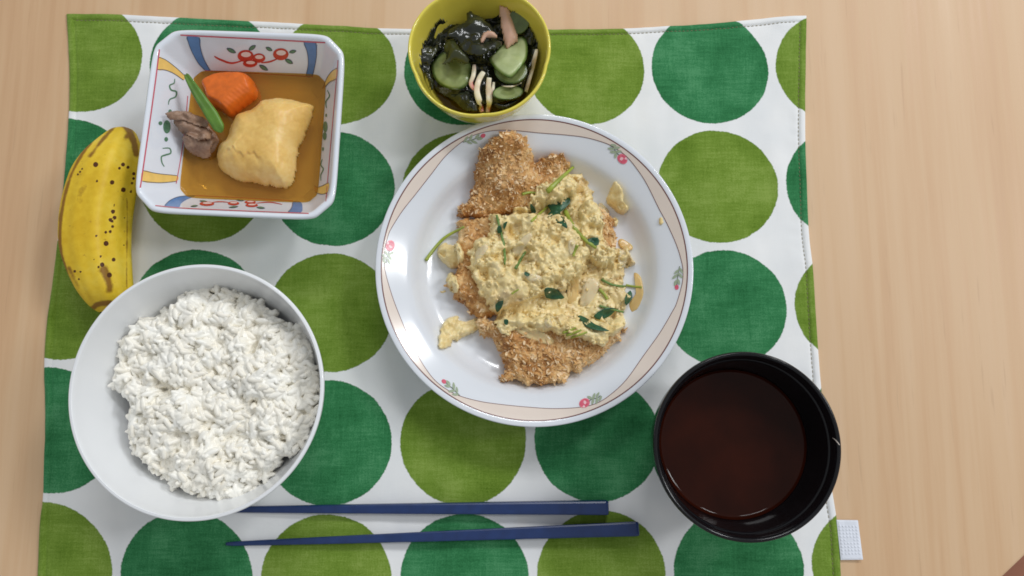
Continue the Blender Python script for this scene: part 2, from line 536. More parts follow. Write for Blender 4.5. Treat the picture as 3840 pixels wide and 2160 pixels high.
def mk_cuke2():
    n = NT("pale_cucumber_flesh")
    c = n.ramp(n.attr("rad"), [(0, srgb(192, 202, 156)), (.5, srgb(178, 190, 136)), (.84, srgb(188, 200, 150)), (.93, srgb(112, 140, 70)), (1, srgb(48, 80, 28))])
    c = n.mix(n.math('MULTIPLY', n.fmap(n.noise(180, 4), .4, .7), .5), c, srgb(140, 156, 98))
    n.set(col=c, rough=.22, spec=.45); n.bump(n.noise(300, 3), .2, .0005)
    return n.m
M['cukelite'] = mk_cuke2()
M['cukedark'] = plain("soaked_cucumber", srgb(92, 108, 60), .25, .25, 200, sss=.15)
def mk_crab():
    n = NT("crab_stick")
    g = n.noise(90, 2, .4)
    n.set(col=n.ramp(g, [(.42, srgb(236, 226, 202)), (.56, srgb(232, 206, 186)), (.66, srgb(216, 128, 116))]), rough=.25, spec=.45, sss=.2, sssr=(1, .7, .5), ssss=.002)
    n.bump(n.noise(260, 3, .5, n.coord("Object", (1, .15, 1))), .25, .0004)
    return n.m
M['crab'] = mk_crab()
M['ham'] = plain("ham_slice", srgb(208, 168, 146), .3, .12, 160, sss=.2, bump=.1)
def mk_banana():
    n = NT("ripe_banana_peel")
    s = n.attr("spot"); r = n.attr("ridge")
    y = n.ramp(n.math('ADD', n.math('MULTIPLY', n.noise(40, 3), .7), n.math('MULTIPLY', n.noise(300, 3), .3)), [(.34, srgb(214, 174, 36)), (.5, srgb(228, 192, 50)), (.7, srgb(234, 206, 80))])
    spk = n.fmap(n.noise(330, 3, .6), .66, .74)
    y = n.mix(n.math('MULTIPLY', spk, .5), y, srgb(150, 100, 40))
    bruise = n.math('MULTIPLY', n.fmap(n.math('ADD', r, n.math('MULTIPLY', n.math('SUBTRACT', n.noise(110, 5, .7), .5), 1.7)), .38, .95), .85)
    y = n.mix(bruise, y, srgb(122, 72, 26))
    y = n.mix(n.fmap(n.math('ADD', s, n.math('MULTIPLY', n.math('SUBTRACT', n.noise(900, 2), .5), .3)), .4, .62), y, srgb(84, 46, 22))
    n.set(col=y, rough=.48, spec=.3)
    n.bump(n.noise(150, 4), .22, .0008)
    return n.m
M['banana'] = mk_banana()
M['banana_flesh'] = plain("banana_flesh", srgb(226, 206, 158), .5, .08, 200)

# ================================================================== SETTING: table, floor
def table():
    # right edge just outside the picture, chamfered corner at lower right
    # the edge line crosses the corner from (3768,2160) to (3840,2088)
    a = at(3766, 2160, 0); b = at(3840, 2089, 0)
    d = (b - a) / np.linalg.norm(b - a)
    p2 = b + d * ((at(3840, 0, 0)[0] + .02 - b[0]) / d[0]); p1 = a - d * .03
    pts = [(-.75, p1[1]), (p1[0], p1[1]), (p2[0], p2[1]), (p2[0] + .002, p2[1] + .004), (p2[0] + .002, .75), (-.75, .75)]
    th, bev = .028, .0015
    n = len(pts); C = np.mean(np.array(pts), 0)
    def loop(z, inset):
        out = []
        for k in range(n):
            p, q, r = np.array(pts[k - 1]), np.array(pts[k]), np.array(pts[(k + 1) % n])
            e1 = (q - p) / np.linalg.norm(q - p); e2 = (r - q) / np.linalg.norm(r - q)
            nn = np.array([-e1[1] - e2[1], e1[0] + e2[0]]); nn /= np.linalg.norm(nn)
            m = q + nn * inset
            out.append((m[0], m[1], z))
        return out
    L = [loop(-th, 0), loop(-bev, 0), loop(-.0004, bev * .35), loop(0, bev)]
    v = sum(L, []); f = []
    for k in range(3):
        for j in range(n):
            j2 = (j + 1) % n
            f.append([k * n + j, k * n + j2, (k + 1) * n + j2, (k + 1) * n + j])
    top = [[3 * n + j for j in range(n)]]; f.append([j for j in range(n)][::-1])
    t = build("table", v, f + top, M['table'], smooth_sh=False)
    tag(t, kind="structure")
    # plain legs under the top
    for (lx, ly) in ((-.70, p1[1] + .06), (-.70, .70), (p2[0] - .06, .70), (p1[0] - .10, p1[1] + .06)):
        s = .025
        vv = [(lx + sx * s, ly + sy * s, z) for z in (-.70, -th - .0005) for sx, sy in ((-1, -1), (1, -1), (1, 1), (-1, 1))]
        build("table_leg", vv, [[0, 3, 2, 1], [4, 5, 6, 7], [0, 1, 5, 4], [1, 2, 6, 5], [2, 3, 7, 6], [3, 0, 4, 7]], M['table_edge'], t, False)
table()
fl = build("floor", [(-3, -3, -.70), (3, -3, -.70), (3, 3, -.70), (-3, 3, -.70)], [[0, 1, 2, 3]], M['floor'], smooth_sh=False)
tag(fl, kind="structure")

# ================================================================== PLACEMAT
MZ = .0016                                    # height of the cloth's face
CENT = {  # dot centres (column, row): overview pixel
    (0, 0): (208, 139), (2, 0): (846, 178), (4, 0): (1464, 172), (5, 0): (1794, 172), (3, 0): (1168, 178), (1, 0): (526, 158),
    (2, 1): (843, 474), (5, 1): (1805, 471), (0, 1): (172, 450), (6, 1): (2126, 465),
    (2, 2): (838, 783), (5, 2): (1828, 775), (1, 2): (490, 772), (0, 2): (150, 752), (6, 2): (2155, 770),
    (2, 3): (840, 1107), (3, 3): (1168, 1115), (4, 3): (1492, 1107), (0, 3): (110, 1081),
    (0, 4): (122, 1422), (1, 4): (467, 1464), (2, 4): (817, 1460), (3, 4): (1165, 1456), (4, 4): (1512, 1455), (5, 4): (1859, 1425), (6, 4): (2212, 1430)}
def mono(x, y):
    x = x * 5; y = y * 5
    return np.stack([np.ones_like(x), x, y, x * x, x * y, y * y, x * x * y, x * y * y, y ** 3, x ** 3], 1)
_w = np.array([at(p[0] * V, p[1] * V, MZ)[:2] for p in CENT.values()])
_g = np.array([(k[0] + .5, k[1] + .5) for k in CENT], float)
_A = mono(_w[:, 0], _w[:, 1])
_reg = np.diag([0, 0, 0, .02, .02, .02, .08, .08, .08, .08])
UVC = np.linalg.solve(_A.T @ _A + _reg, _A.T @ _g)
def placemat():
    Lp = [(165, 33), (172, 170), (171, 290), (163, 420), (146, 590), (121, 780), (109, 910), (112, 1050), (108, 1240), (100, 1310), (92, 1449), (86, 1580)]
    Rp = [(2029, 40), (2026, 280), (2028, 400), (2036, 580), (2047, 690), (2060, 880), (2068, 980), (2088, 1180), (2105, 1295), (2112, 1345), (2117, 1449), (2126, 1580)]
    Tp = [(165, 33), (330, 37), (650, 53), (950, 69), (1200, 74), (1400, 74), (1610, 69), (1800, 57), (1902, 47), (2015, 38), (2029, 40)]
    U = lambda pts: np.array([at(x * V, y * V, MZ)[:2] for x, y in pts])
    L, R, T = catmull(U(Lp), 8), catmull(U(Rp), 8), catmull(U(Tp), 8)
    def arcs(P):
        s = np.concatenate([[0], np.cumsum(np.linalg.norm(np.diff(P, axis=0), axis=1))]); return s
    sL, sR, sT = arcs(L), arcs(R), arcs(T)
    W_, H_ = sT[-1], (sL[-1] + sR[-1]) / 2
    fine = np.array([0, .0003, .0008, .0016, .0026, .0034, .0040, .0044, .0048, .0054, .0062, .0075])
    mid = np.arange(.0095, .5, .0021)
    def axis(tot):
        m = mid[mid < tot - .009]
        return np.concatenate([fine, m, (tot - fine)[::-1]])
    ax, ay = axis(W_), axis(H_)
    S, Tt = np.meshgrid(ax / W_, ay / H_)
    def ev(P, s, t): return np.stack([np.interp(t * s[-1], s, P[:, 0]), np.interp(t * s[-1], s, P[:, 1])], -1)
    l, r, tp = ev(L, sL, Tt), ev(R, sR, Tt), ev(T, sT, S)
    tl, tr = L[0], R[0]
    base = l * (1 - S)[..., None] + r * S[..., None]
    sag = tp - (tl * (1 - S)[..., None] + tr * S[..., None])
    XY = base + sag * np.exp(-Tt * 7)[..., None]
    X, Y = XY[..., 0].ravel(), XY[..., 1].ravel()
    P3 = np.stack([X, Y, np.zeros_like(X)], 1)
    dx = np.minimum(S * W_, (1 - S) * W_).ravel(); dy = np.minimum(Tt * H_, (1 - Tt) * H_).ravel()
    de = np.minimum(dx, dy)
    # gentle wrinkles, stronger near the hems, plus vertical soft folds
    wr = .00050 * fbm(P3 * np.array([1, .45, 1]), 22, 5, 4) + .00030 * fbm(P3 * np.array([1, .25, 1]), 70, 15, 3)
    wr += .0007 * np.exp(-de / .03) * fbm(P3, 38, 8, 3)
    pucker = .00025 * np.exp(-((de - .006) / .006) ** 2) * vnoise(P3, 260, 4)
    hem = .0007 * (1 - smooth(de, .0032, .0058)) - .00065 * np.exp(-((de - .0044) / .0007) ** 2)
    rim = np.sqrt(np.clip(de / .0012, 0, 1))
    Z = np.maximum((MZ + np.clip(wr, -.0006, .0012) + pucker + hem) * (.35 + .65 * rim), .0006)
    UV = mono(X, Y) @ UVC
    ny, nx = S.shape
    v = np.stack([X, Y, Z], 1)
    f = []
    for j in range(ny - 1):
        for i in range(nx - 1):
            a = j * nx + i
            f.append([a, a + nx, a + nx + 1, a + 1])
    # skirt down to the table
    ring = [i for i in range(nx)] + [j * nx + nx - 1 for j in range(1, ny)] + [(ny - 1) * nx + i for i in range(nx - 2, -1, -1)] + [j * nx for j in range(ny - 2, 0, -1)]
    b0 = len(v)
    low = v[ring].copy(); low[:, 2] = .0003
    v = np.vstack([v, low]); UV = np.vstack([UV, UV[ring]])
    m = len(ring)
    for k in range(m):
        k2 = (k + 1) % m
        f.append([ring[k], ring[k2], b0 + k2, b0 + k])
    o = build("placemat", v, f, M['mat'], uv=UV)
    tag(o, "white cotton placemat printed with lime and dark green dots", "placemat")
    # stitches along the seam, one thread
    mb = MB()
    grid = np.stack([X, Y, Z], 1).reshape(ny, nx, 3)
    k = 6 + 1
    def stitch(line, groove):
        s = np.concatenate([[0], np.cumsum(np.linalg.norm(np.diff(line, axis=0), axis=1))])
        q = .001
        while q < s[-1] - .002:
            p = [np.array([np.interp(q + e, s, line[:, c]) for c in range(3)]) for e in (0, .0008, .0016)]
            for w, lift in zip(p, (.0000, .00035, .0000)): w[2] += lift
            tv, tf = tube(p, [.0001, .00015, .0001], 5)
            mb.add(tv, tf); q += .0024
    stitch(grid[7, 8:-8], 0); stitch(grid[8:-8, -8], 0)
    st = build("stitching", mb.v, mb.f, M['thread'], o); tag(st, kind="stuff")
    # hook-and-loop tab sewn to the right hem
    q = [at(3000 + .326 * x, 1850 + .326 * y, .0015) for x, y in ((418, 305), (660, 308), (718, 760), (468, 765))]
    q = np.array(q); mb = MB()
    nu, nv = 12, 22
    vv, ff = [], []
    for lay, z in ((0, .0006), (1, .0020)):
        for j in range(nv + 1):
            for i in range(nu + 1):
                a, b = i / nu, j / nv
                p = (q[0] * (1 - a) + q[1] * a) * (1 - b) + (q[3] * (1 - a) + q[2] * a) * b
                ed = min(a, 1 - a, b, 1 - b)
                vv.append((p[0], p[1], z - (.0003 if lay and ed == 0 else 0) + (.0006 * a if lay else .0004 * a)))
    nn = (nu + 1) * (nv + 1)
    for j in range(nv):
        for i in range(nu):
            a = j * (nu + 1) + i
            ff.append([a + nn, a + nu + 1 + nn, a + nu + 2 + nn, a + 1 + nn]); ff.append([a, a + 1, a + nu + 2, a + nu + 1])
    rg = [i for i in range(nu + 1)] + [j * (nu + 1) + nu for j in range(1, nv + 1)] + [nv * (nu + 1) + i for i in range(nu - 1, -1, -1)] + [j * (nu + 1) for j in range(nv - 1, 0, -1)]
    for k in range(len(rg)):
        k2 = (k + 1) % len(rg); ff.append([rg[k], rg[k] + nn, rg[k2] + nn, rg[k2]])
    tabo = build("hook_tab", vv, ff, M['tab'], o, False)
    tabo["label"] = "white hook tape tab sewn to the right edge"
    mb = MB()
    for j in range(9):
        for i in range(6):
            if (i in (2, 3) and j in (4,)): continue
            a, b = .12 + i * .15, .16 + j * .085
            p = (q[0] * (1 - a) + q[1] * a) * (1 - b) + (q[3] * (1 - a) + q[2] * a) * b
            z = .0020 + .0006 * a
            tv, tf = tube([(p[0], p[1], z - .0002), (p[0], p[1], z + .00008), (p[0], p[1], z + .00016)], [.0007, .0006, .0003], 6)
            mb.add(tv, tf)
    hk = build("hooks", mb.v, mb.f, M['tab'], tabo); tag(hk, kind="stuff")
    return o
placemat()
DZ = .0018                                    # dishes stand at this height

# ---------------------------------------------------------- painted decoration laid on glazed surfaces
def decal(name, poly_px, bvhs, mat, parent, lift=.00012, n=3, closed_smooth=True):
    """a flat painted patch that follows the glazed surface under it"""
    pts = catmull(poly_px, n, True) if closed_smooth else np.array(poly_px, float)
    if not closed_smooth:
        q = []
        for a, b in zip(pts, np.roll(pts, -1, 0)):
            for k in range(3): q.append(a + (b - a) * k / 3)
        pts = np.array(q)
    c = pts.mean(0)
    rings = [c + (pts - c) * s for s in (1, .66, .33)]
    v, ok = [], True
    for r in rings + [[c]]:
        for p in r:
            h = cast(p[0], p[1], bvhs)
            if h is None: return None
            v.append(np.array(h[0]) + np.array(h[1]) * lift * (1 if h[1].z > 0 else -1))
    m = len(pts); f = []
    for k in range(2):
        for j in range(m):
            j2 = (j + 1) % m
            f.append([k * m + j, k * m + j2, (k + 1) * m + j2, (k + 1) * m + j])
    for j in range(m): f.append([2 * m + j, 2 * m + (j + 1) % m, 3 * m])
    a = np.array(v[1]) - np.array(v[0])
    area2 = sum(p[0] * q[1] - q[0] * p[1] for p, q in zip(v[:m], v[1:m] + v[:1]))
    if area2 < 0: f = [q[::-1] for q in f]
    return build(name, v, f, mat, parent)
def stroke(name, path_px, width_px, bvhs, mat, parent, lift=.00016, n=6, taper=False):
    P = catmull(path_px, n); T = np.gradient(P, axis=0); T /= np.linalg.norm(T, axis=1)[:, None] + 1e-9
    N = np.stack([-T[:, 1], T[:, 0]], 1)
    v, f = [], []
    for k, (p, nn) in enumerate(zip(P, N)):
        w = width_px / 2
        if taper: w *= .35 + .65 * math.sin(math.pi * (.08 + .84 * k / (len(P) - 1)))
        for s in (-1, 1):
            h = cast(p[0] + nn[0] * w * s, p[1] + nn[1] * w * s, bvhs)
            if h is None: return None
            v.append(np.array(h[0]) + np.array(h[1]) * lift * (1 if h[1].z > 0 else -1))
    for k in range(len(P) - 1): f.append([2 * k, 2 * k + 1, 2 * k + 3, 2 * k + 2])
    return build(name, v, f, mat, parent)
def ell(cx, cy, rx, ry, rot=0, n=10):
    a = np.arange(n) * 2 * math.pi / n; c, s = math.cos(rot), math.sin(rot)
    return [(cx + rx * math.cos(t) * c - ry * math.sin(t) * s, cy + rx * math.cos(t) * s + ry * math.sin(t) * c) for t in a]
def leafpoly(cx, cy, L, W, rot):
    c, s = math.cos(rot), math.sin(rot)
    base = [(-1, 0), (-.6, .7), (0, 1), (.6, .7), (1, 0), (.6, -.7), (0, -1), (-.6, -.7)]
    return [(cx + x * L * c - y * W * s, cy + x * L * s + y * W * c) for x, y in base]
def drape(name, poly_px, bvhs, mat, parent=None, lift=.0006, thick=.0005, flat=.6, curl=.0, n=3, seed=0, smooth_poly=True, dz=None):
    """a thin real slice (leaf, onion, peel) lying on what is under it, with its own thickness"""
    pts = catmull(poly_px, n, True) if smooth_poly else np.array(poly_px, float)
    c = pts.mean(0)
    levels = (1, .8, .55, .28)
    P = np.concatenate([c + (pts - c) * s for s in levels] + [[c]])
    W = []
    for p in P:
        h = cast(p[0], p[1], bvhs)
        W.append(np.array(h[0]) if h is not None else np.array([np.nan] * 3))
    W = np.array(W); good = ~np.isnan(W[:, 0])
    A = np.c_[np.ones(good.sum()), P[good]]
    zc = np.linalg.lstsq(A, W[good, 2], rcond=None)[0]
    zp = np.c_[np.ones(len(P)), P] @ zc
    z = np.where(good, flat * zp + (1 - flat) * np.nan_to_num(W[:, 2]), zp)
    m = len(pts); rr = np.concatenate([np.full(m, s) for s in levels] + [[0]])
    z = z + lift + curl * (rr ** 2) * .004 + .0004 * vnoise(np.c_[P * .03, np.zeros(len(P))], 1.0, seed)
    if dz is not None: z = z + dz(P)
    Wt = np.array([at(p[0], p[1], zz) for p, zz in zip(P, z)])
    taper = np.where(rr >= .99, .3, 1.0)
    Vt = Wt.copy(); Vt[:, 2] += thick * .5 * taper
    Vb = Wt.copy(); Vb[:, 2] -= thick * .5 * taper
    k0 = len(P); f = []
    L = len(levels)
    for k in range(L - 1):
        for j in range(m):
            j2 = (j + 1) % m
            q = [k * m + j, k * m + j2, (k + 1) * m + j2, (k + 1) * m + j]
            f.append(q); f.append([i + k0 for i in q[::-1]])
    for j in range(m):
        q = [(L - 1) * m + j, (L - 1) * m + (j + 1) % m, L * m]
        f.append(q); f.append([i + k0 for i in q[::-1]])
        j2 = (j + 1) % m
        f.append([j, j + k0, j2 + k0, j2])
    a = sum(p[0] * q[1] - q[0] * p[1] for p, q in zip(Wt[:m], np.roll(Wt[:m], -1, 0)))
    if a < 0: f = [q[::-1] for q in f]
    return build(name, np.vstack([Vt, Vb]), f, mat, parent, attrs={"rad": np.concatenate([rr, rr])}), np.vstack([Vt, Vb]), f
def laid_tube(name, path_px, w_px, bvhs, mat, parent=None, lift=0.0, flat=.8, n=6, taper=(1, 1), smoothz=.6):
    P = catmull(path_px, n)
    z = []
    for p in P:
        h = cast(p[0], p[1], bvhs); z.append(h[0].z if h is not None else np.nan)
    z = np.array(z); t = np.linspace(0, 1, len(P)); g = ~np.isnan(z)
    z = np.interp(t, t[g], z[g])
    fit = np.polyval(np.polyfit(t, z, 2), t)
    z = smoothz * fit + (1 - smoothz) * z
    W = [at(p[0], p[1], zz) for p, zz in zip(P, z)]
    depth = CAM_H - z.mean()
    rad = [w_px / 2 / FPX * depth * (taper[0] * (1 - k) + taper[1] * k) for k in t]
    for k in range(len(W)): W[k] = W[k] + np.array([0, 0, rad[k] * flat * .7 + lift])
    v, f = tube(W, rad, 10, flat)
    return build(name, v, f, mat, parent)

# ================================================================== DINNER PLATE
PC, PR = circle_from(1404, 2604, 429, 1599, DZ + .029)
def plate_profile():
    R = PR
    inner = dense([(R * .985, DZ + .0292), (R * .965, DZ + .0288), (R * .90, DZ + .0262), (R * .81, DZ + .0225), (R * .77, DZ + .0195), (R * .73, DZ + .0148), (R * .68, DZ + .0116), (R * .58, DZ + .0098), (R * .3, DZ + .0090), (0, DZ + .0088)], 5)
    outer = dense([(0, DZ + .0030), (R * .50, DZ + .0030), (R * .515, DZ + .0004), (R * .53, DZ), (R * .55, DZ + .0006), (R * .56, DZ + .0042), (R * .75, DZ + .012), (R * .90, DZ + .0222), (R * .975, DZ + .0262), (R * .996, DZ + .0275), (R, DZ + .0284), (R * .996, DZ + .0291), (R * .985, DZ + .0292)], 4)
    return outer[:-1] + inner
plv, plf = lathe(plate_profile(), PC, 192)
plf = [f[::-1] for f in plf] if False else plf
plate = build("dinner_plate", plv, plf, M['plate'])
tag(plate, "round white dinner plate with beige scalloped rim band and pink roses", "plate")
B_PLATE = bvh_of(plv, plf)
INNER = [(1516, 782), (1560, 727), (1620, 650), (1667, 590), (1720, 542), (1767, 512), (1817, 496), (1867, 489), (1930, 490), (2024, 499), (2125, 507), (2200, 517), (2275, 539), (2318, 563), (2352, 590), (2387, 632), (2425, 690), (2470, 781), (2500, 837), (2537, 920), (2557, 987), (2561, 1025), (2557, 1067), (2537, 1137), (2522, 1167), (2475, 1247), (2412, 1335), (2350, 1422), (2295, 1475), (2240, 1511), (2175, 1527), (2075, 1532), (1975, 1526), (1875, 1516), (1800, 1505), (1725, 1485), (1675, 1460), (1630, 1425), (1590, 1372), (1555, 1310), (1520, 1235), (1482, 1141), (1460, 1075), (1445, 1017), (1440, 967), (1444, 925), (1452, 897), (1462, 867), (1490, 820)]
def plate_paint():
    P = catmull(INNER, 5, True)
    pol = []
    for p in P:
        h = cast(p[0], p[1], [B_PLATE]); d = np.array(h[0])[:2] - PC
        pol.append((math.atan2(d[1], d[0]), np.linalg.norm(d)))
    pol.sort(); th = np.array([p[0] for p in pol]); rr = np.array([p[1] for p in pol])
    N = 360
    ang = np.linspace(-math.pi, math.pi, N, endpoint=False)
    ri = np.interp(ang, th, rr, period=2 * math.pi)
    ro = PR * .9605
    def surf(r, a, lift):
        h = B_PLATE.ray_cast(Vector((PC[0] + r * math.cos(a), PC[1] + r * math.sin(a), .2)), Vector((0, 0, -1)))
        return np.array(h[0]) + np.array((0, 0, lift))
    def ring(name, r0, r1, steps, mat, lift):
        v, f = [], []
        for k in range(N):
            for j in range(steps + 1):
                v.append(surf(r0[k] + (r1[k] - r0[k]) * j / steps, ang[k], lift))
        m = steps + 1
        for k in range(N):
            k2 = (k + 1) % N
            for j in range(steps): f.append([k * m + j, k * m + j + 1, k2 * m + j + 1, k2 * m + j])
        return build(name, v, f, mat, plate)
    full = np.full(N, ro)
    b = ring("rim_band", ri, full, 5, M['band'], .00010); b["label"] = "beige scalloped band around the rim"
    ring("rim_line", full - .0002, full + .00034, 1, M['maroon'], .00018)["label"] = "maroon line around the rim"
    ring("scallop_line", ri - .00014, ri + .00014, 1, M['maroon'], .00020)["label"] = "thin wavy maroon line"
    bv = [B_PLATE]
    def rose(cx, cy, ang_, s):
        c, sn = math.cos(ang_), math.sin(ang_)
        T = lambda x, y: (cx + (x * c - y * sn) * s, cy + (x * sn + y * c) * s)
        TP = lambda q: [T(*p) for p in q]
        e = decal("rose", TP(ell(0, 0, 21, 17)), bv, M['rosepink'], plate, .00024)
        for q, m in (([(-18, -4), (-8, -13), (2, -9), (-4, 2), (-12, 8)], 'rosered'), ([(4, -15), (14, -10), (16, 2), (9, -2)], 'rosered'), ([(-5, 10), (6, 4), (12, 10), (2, 14)], 'rosered'), ([(-4, -4), (5, -8), (8, 0), (1, 6)], 'rosepale'), ([(-14, 10), (-6, 6), (-4, 13), (-9, 15)], 'rosepale')):
            d = decal("petal", TP(q), bv, M[m], e, .00032)
        stroke("rose_stem", [T(18, 2), T(34, 0), T(50, 6), T(66, 3)], 3.5, bv, M['rosestem'], plate, .00026)
        for (lx, ly, L, W, r) in ((27, -9, 11, 5, .9), (30, 10, 12, 5, -.8), (43, -6, 13, 5, 2.4), (45, 14, 14, 5, -.9), (58, -4, 12, 4.5, 2.6), (60, 13, 12, 4.5, -.6)):
            x, y = T(lx, ly); decal("rose_leaf", leafpoly(x, y, L * s, W * s, ang_ + r), bv, M['roseleaf'], plate, .00028)
    def bud(cx, cy, ang_, s):
        c, sn = math.cos(ang_), math.sin(ang_)
        T = lambda x, y: (cx + (x * c - y * sn) * s, cy + (x * sn + y * c) * s)
        e = decal("rosebud", [T(*p) for p in ell(0, 0, 10, 7.5)], bv, M['rosered'], plate, .00024)
        stroke("rose_stem", [T(8, 0), T(24, 3), T(45, 6), T(78, 14)], 3.5, bv, M['rosestem'], plate, .00026)
        for (lx, ly, L, W, r) in ((16, -4, 12, 5.5, .3), (20, 8, 12, 5, -.3), (40, -5, 14, 5, .9), (44, 15, 14, 5, -.7), (58, 2, 13, 4.5, .9), (62, 19, 13, 4.5, -.5)):
            x, y = T(lx, ly); decal("rose_leaf", leafpoly(x, y, L * s, W * s, ang_ + r), bv, M['roseleaf'], plate, .00028)
    rose(2334, 596, math.radians(-135), 1.0)
    rose(2192, 1512, math.radians(-28), 1.0)
    rose(1463, 922, math.radians(100), 1.0)
    bud(1811, 509, math.radians(152), 1.0)
    bud(2538, 1077, math.radians(-92), 1.0)
    bud(1665, 1431, math.radians(32), 1.0)
plate_paint()

# ---------------------------------------------------------- food on the plate
def pfloor(P):
    return np.array([cast_down(p[0], p[1], [B_PLATE], DZ) for p in P])
def wpoly(f, pts, z): return [at(*f(*p), z) for p in pts]
def flakes(verts, faces, sd, count, rng, size=(.0006, .0034), mats=('crumb', 'crumb_dark', 'crust'), share=(.35, .25, .4), parent=None):
    V_ = np.asarray(verts); F_ = np.array([q for q in faces if len(q) == 4])
    c = V_[F_].mean(1)
    for mname, sh in zip(mats, share):
        mb = MB()
        for i in rng.integers(0, len(F_), int(count * sh)):
            p = c[i]; L = size[0] + (size[1] - size[0]) * rng.random() ** 2.2; W = L * rng.uniform(.18, .55)
            d = rng.normal(size=3); d[2] *= .30; d /= np.linalg.norm(d)
            e = rng.normal(size=3); e[2] *= .35; e -= d * (e @ d); e /= np.linalg.norm(e)
            n_ = np.cross(d, e); th = .00025
            q = [p + d * L * a + e * W * b + np.array([0, 0, .0001 + L * .12]) for a, b in ((-.5, -.15), (-.1, -.5), (.35, -.4), (.5, .1), (.2, .45), (-.3, .4))]
            t = [x + n_ * th for x in q]
            mb.add(q + t, [[5, 4, 3, 2, 1, 0], [6, 7, 8, 9, 10, 11]] + [[k, (k + 1) % 6, 6 + (k + 1) % 6, 6 + k] for k in range(6)])
        o = build("breadcrumb_flakes", mb.v, mb.f, M[mname], parent, False); tag(o, kind="stuff")
def px_of(P, z=.03):  # world -> photograph pixel, for shaping by measured ridges
    d = np.c_[P[:, :2], np.full(len(P), z)] - CAMP
    zc = d[:, 1] * ST - d[:, 2] * CT; yc = d[:, 1] * CT + d[:, 2] * ST
    return 1920 + FPX * d[:, 0] / zc, 1080 - FPX * yc / zc
def wpoly2(f, pts, zlo, zhi):
    px = np.array([f(*p) for p in pts]); c = px.mean(0)
    away = c - np.array([1920.0, 1080 + FPX * math.tan(TILT)]); away /= np.linalg.norm(away)
    d = (px - c) @ away; d /= np.abs(d).max()
    return [at(p[0], p[1], zlo + (zhi - zlo) * float(smooth(q, -.5, .8))) for p, q in zip(px, d)]
FOOD = [B_PLATE]
def cutlet(outline, zsil, H, label, seed, count, tiltf=None):
    poly = catmull(np.array(wpoly(c3, outline, zsil)), 4, True)
    def hgt(P, sd):
        h = H * (1 + .13 * fbm(P, 60, seed, 3))
        return h * (tiltf(P) if tiltf else 1)
    def det(P, sd):
        w, _ = worley(P, 300, seed); w2, _ = worley(P, 700, seed + 4)
        return .0016 * (.55 - w) + .0008 * (.5 - w2) + .0006 * fbm(P, 500, seed + 2, 3)
    v, f, sd = pile(poly, pfloor, hgt, .009, .00052, .0014, 260, seed, 2.2, det)
    o = build("breaded_cutlet", v, f, M['crust']); tag(o, label, "cutlet", "cutlet pieces on the dinner plate")
    flakes(v, f, sd, int(count * 1.25), np.random.default_rng(seed), parent=o)
    FOOD.append(bvh_of(v, f))
    return o
cutlet([(505, 210), (560, 165), (640, 140), (700, 165), (735, 220), (742, 262), (780, 235), (815, 210), (870, 235), (905, 280), (930, 360), (860, 430), (740, 460), (600, 470), (490, 478), (385, 482), (405, 445), (430, 415), (450, 365), (480, 340), (470, 300), (500, 260)], .020, .0125,
       "breaded cutlet piece at the back of the plate, its top end bare of egg", 21, 1500, lambda P: .72 + .85 * np.exp(-((((px_of(P)[0] - 1380) / .8417 - 618) / 125) ** 2 + (((px_of(P)[1] - 400) / .8417 - 262) / 125) ** 2) ** 1.5))
cutlet([(398, 498), (480, 487), (600, 480), (740, 480), (900, 520), (1000, 650), (900, 800), (700, 880), (560, 930), (500, 955), (450, 900), (400, 860), (350, 770), (400, 700), (385, 610), (392, 560)], .018, .0115,
       "middle breaded cutlet piece mostly hidden under the egg", 22, 900)
cutlet([(470, 950), (540, 940), (700, 930), (900, 930), (1050, 960), (1140, 990), (1118, 1045), (1050, 1108), (950, 1170), (850, 1222), (760, 1243), (650, 1226), (600, 1222), (606, 1160), (588, 1110), (592, 1085), (555, 1045), (490, 1000)], .018, .0120,
       "breaded cutlet piece at the front edge of the plate below the egg", 23, 1600)
cutlet([(960, 420), (1040, 425), (1085, 470), (1105, 540), (1110, 620), (1080, 700), (980, 690), (930, 560)], .020, .0120,
       "pale breaded cutlet piece at the right side under the egg", 24, 500)

# egg topping
def egg_shape(outline, zsil, H, edge, seed, rag, floor_b, step=.00048, f=c3, lump=1.0):
    poly = catmull(np.array(wpoly(f, outline, zsil)), 4, True)
    def floor(P): return np.array([cast_down(p[0], p[1], floor_b, DZ) for p in P])
    def hgt(P, sd): return H * (1 + .28 * fbm(P, 45, seed, 2))
    def det(P, sd):
        wp = P + np.stack([fbm(P, 160, seed + 31, 2), fbm(P, 160, seed + 37, 2), 0 * P[:, 0]], 1) * .0018
        w, w_ = worley(wp, 95, seed); w2, _ = worley(wp, 260, seed + 4); w3, _ = worley(P, 560, seed + 8)
        dome = lambda q, r: np.sqrt(np.maximum(0, 1 - (q / r) ** 2))
        big = smooth(fbm(P, 70, seed + 61, 2), -.35, .35)       # smooth set patches next to crumbly ones
        r = lump * (.0040 * (dome(w, .85) - .75) + (.0010 + .0026 * (1 - big)) * (dome(w2, .85) - .7) + (.0004 + .0006 * (1 - big)) * (dome(w3, .85) - .7)) + .0005 * fbm(P, 300, seed + 2, 3)
        holes = smooth(fbm(P, 135, seed + 50, 2), .38, .75)
        return r - .0034 * lump * holes
    return pile(poly, floor, hgt, edge, step, rag, 210, seed, 2.0, det)
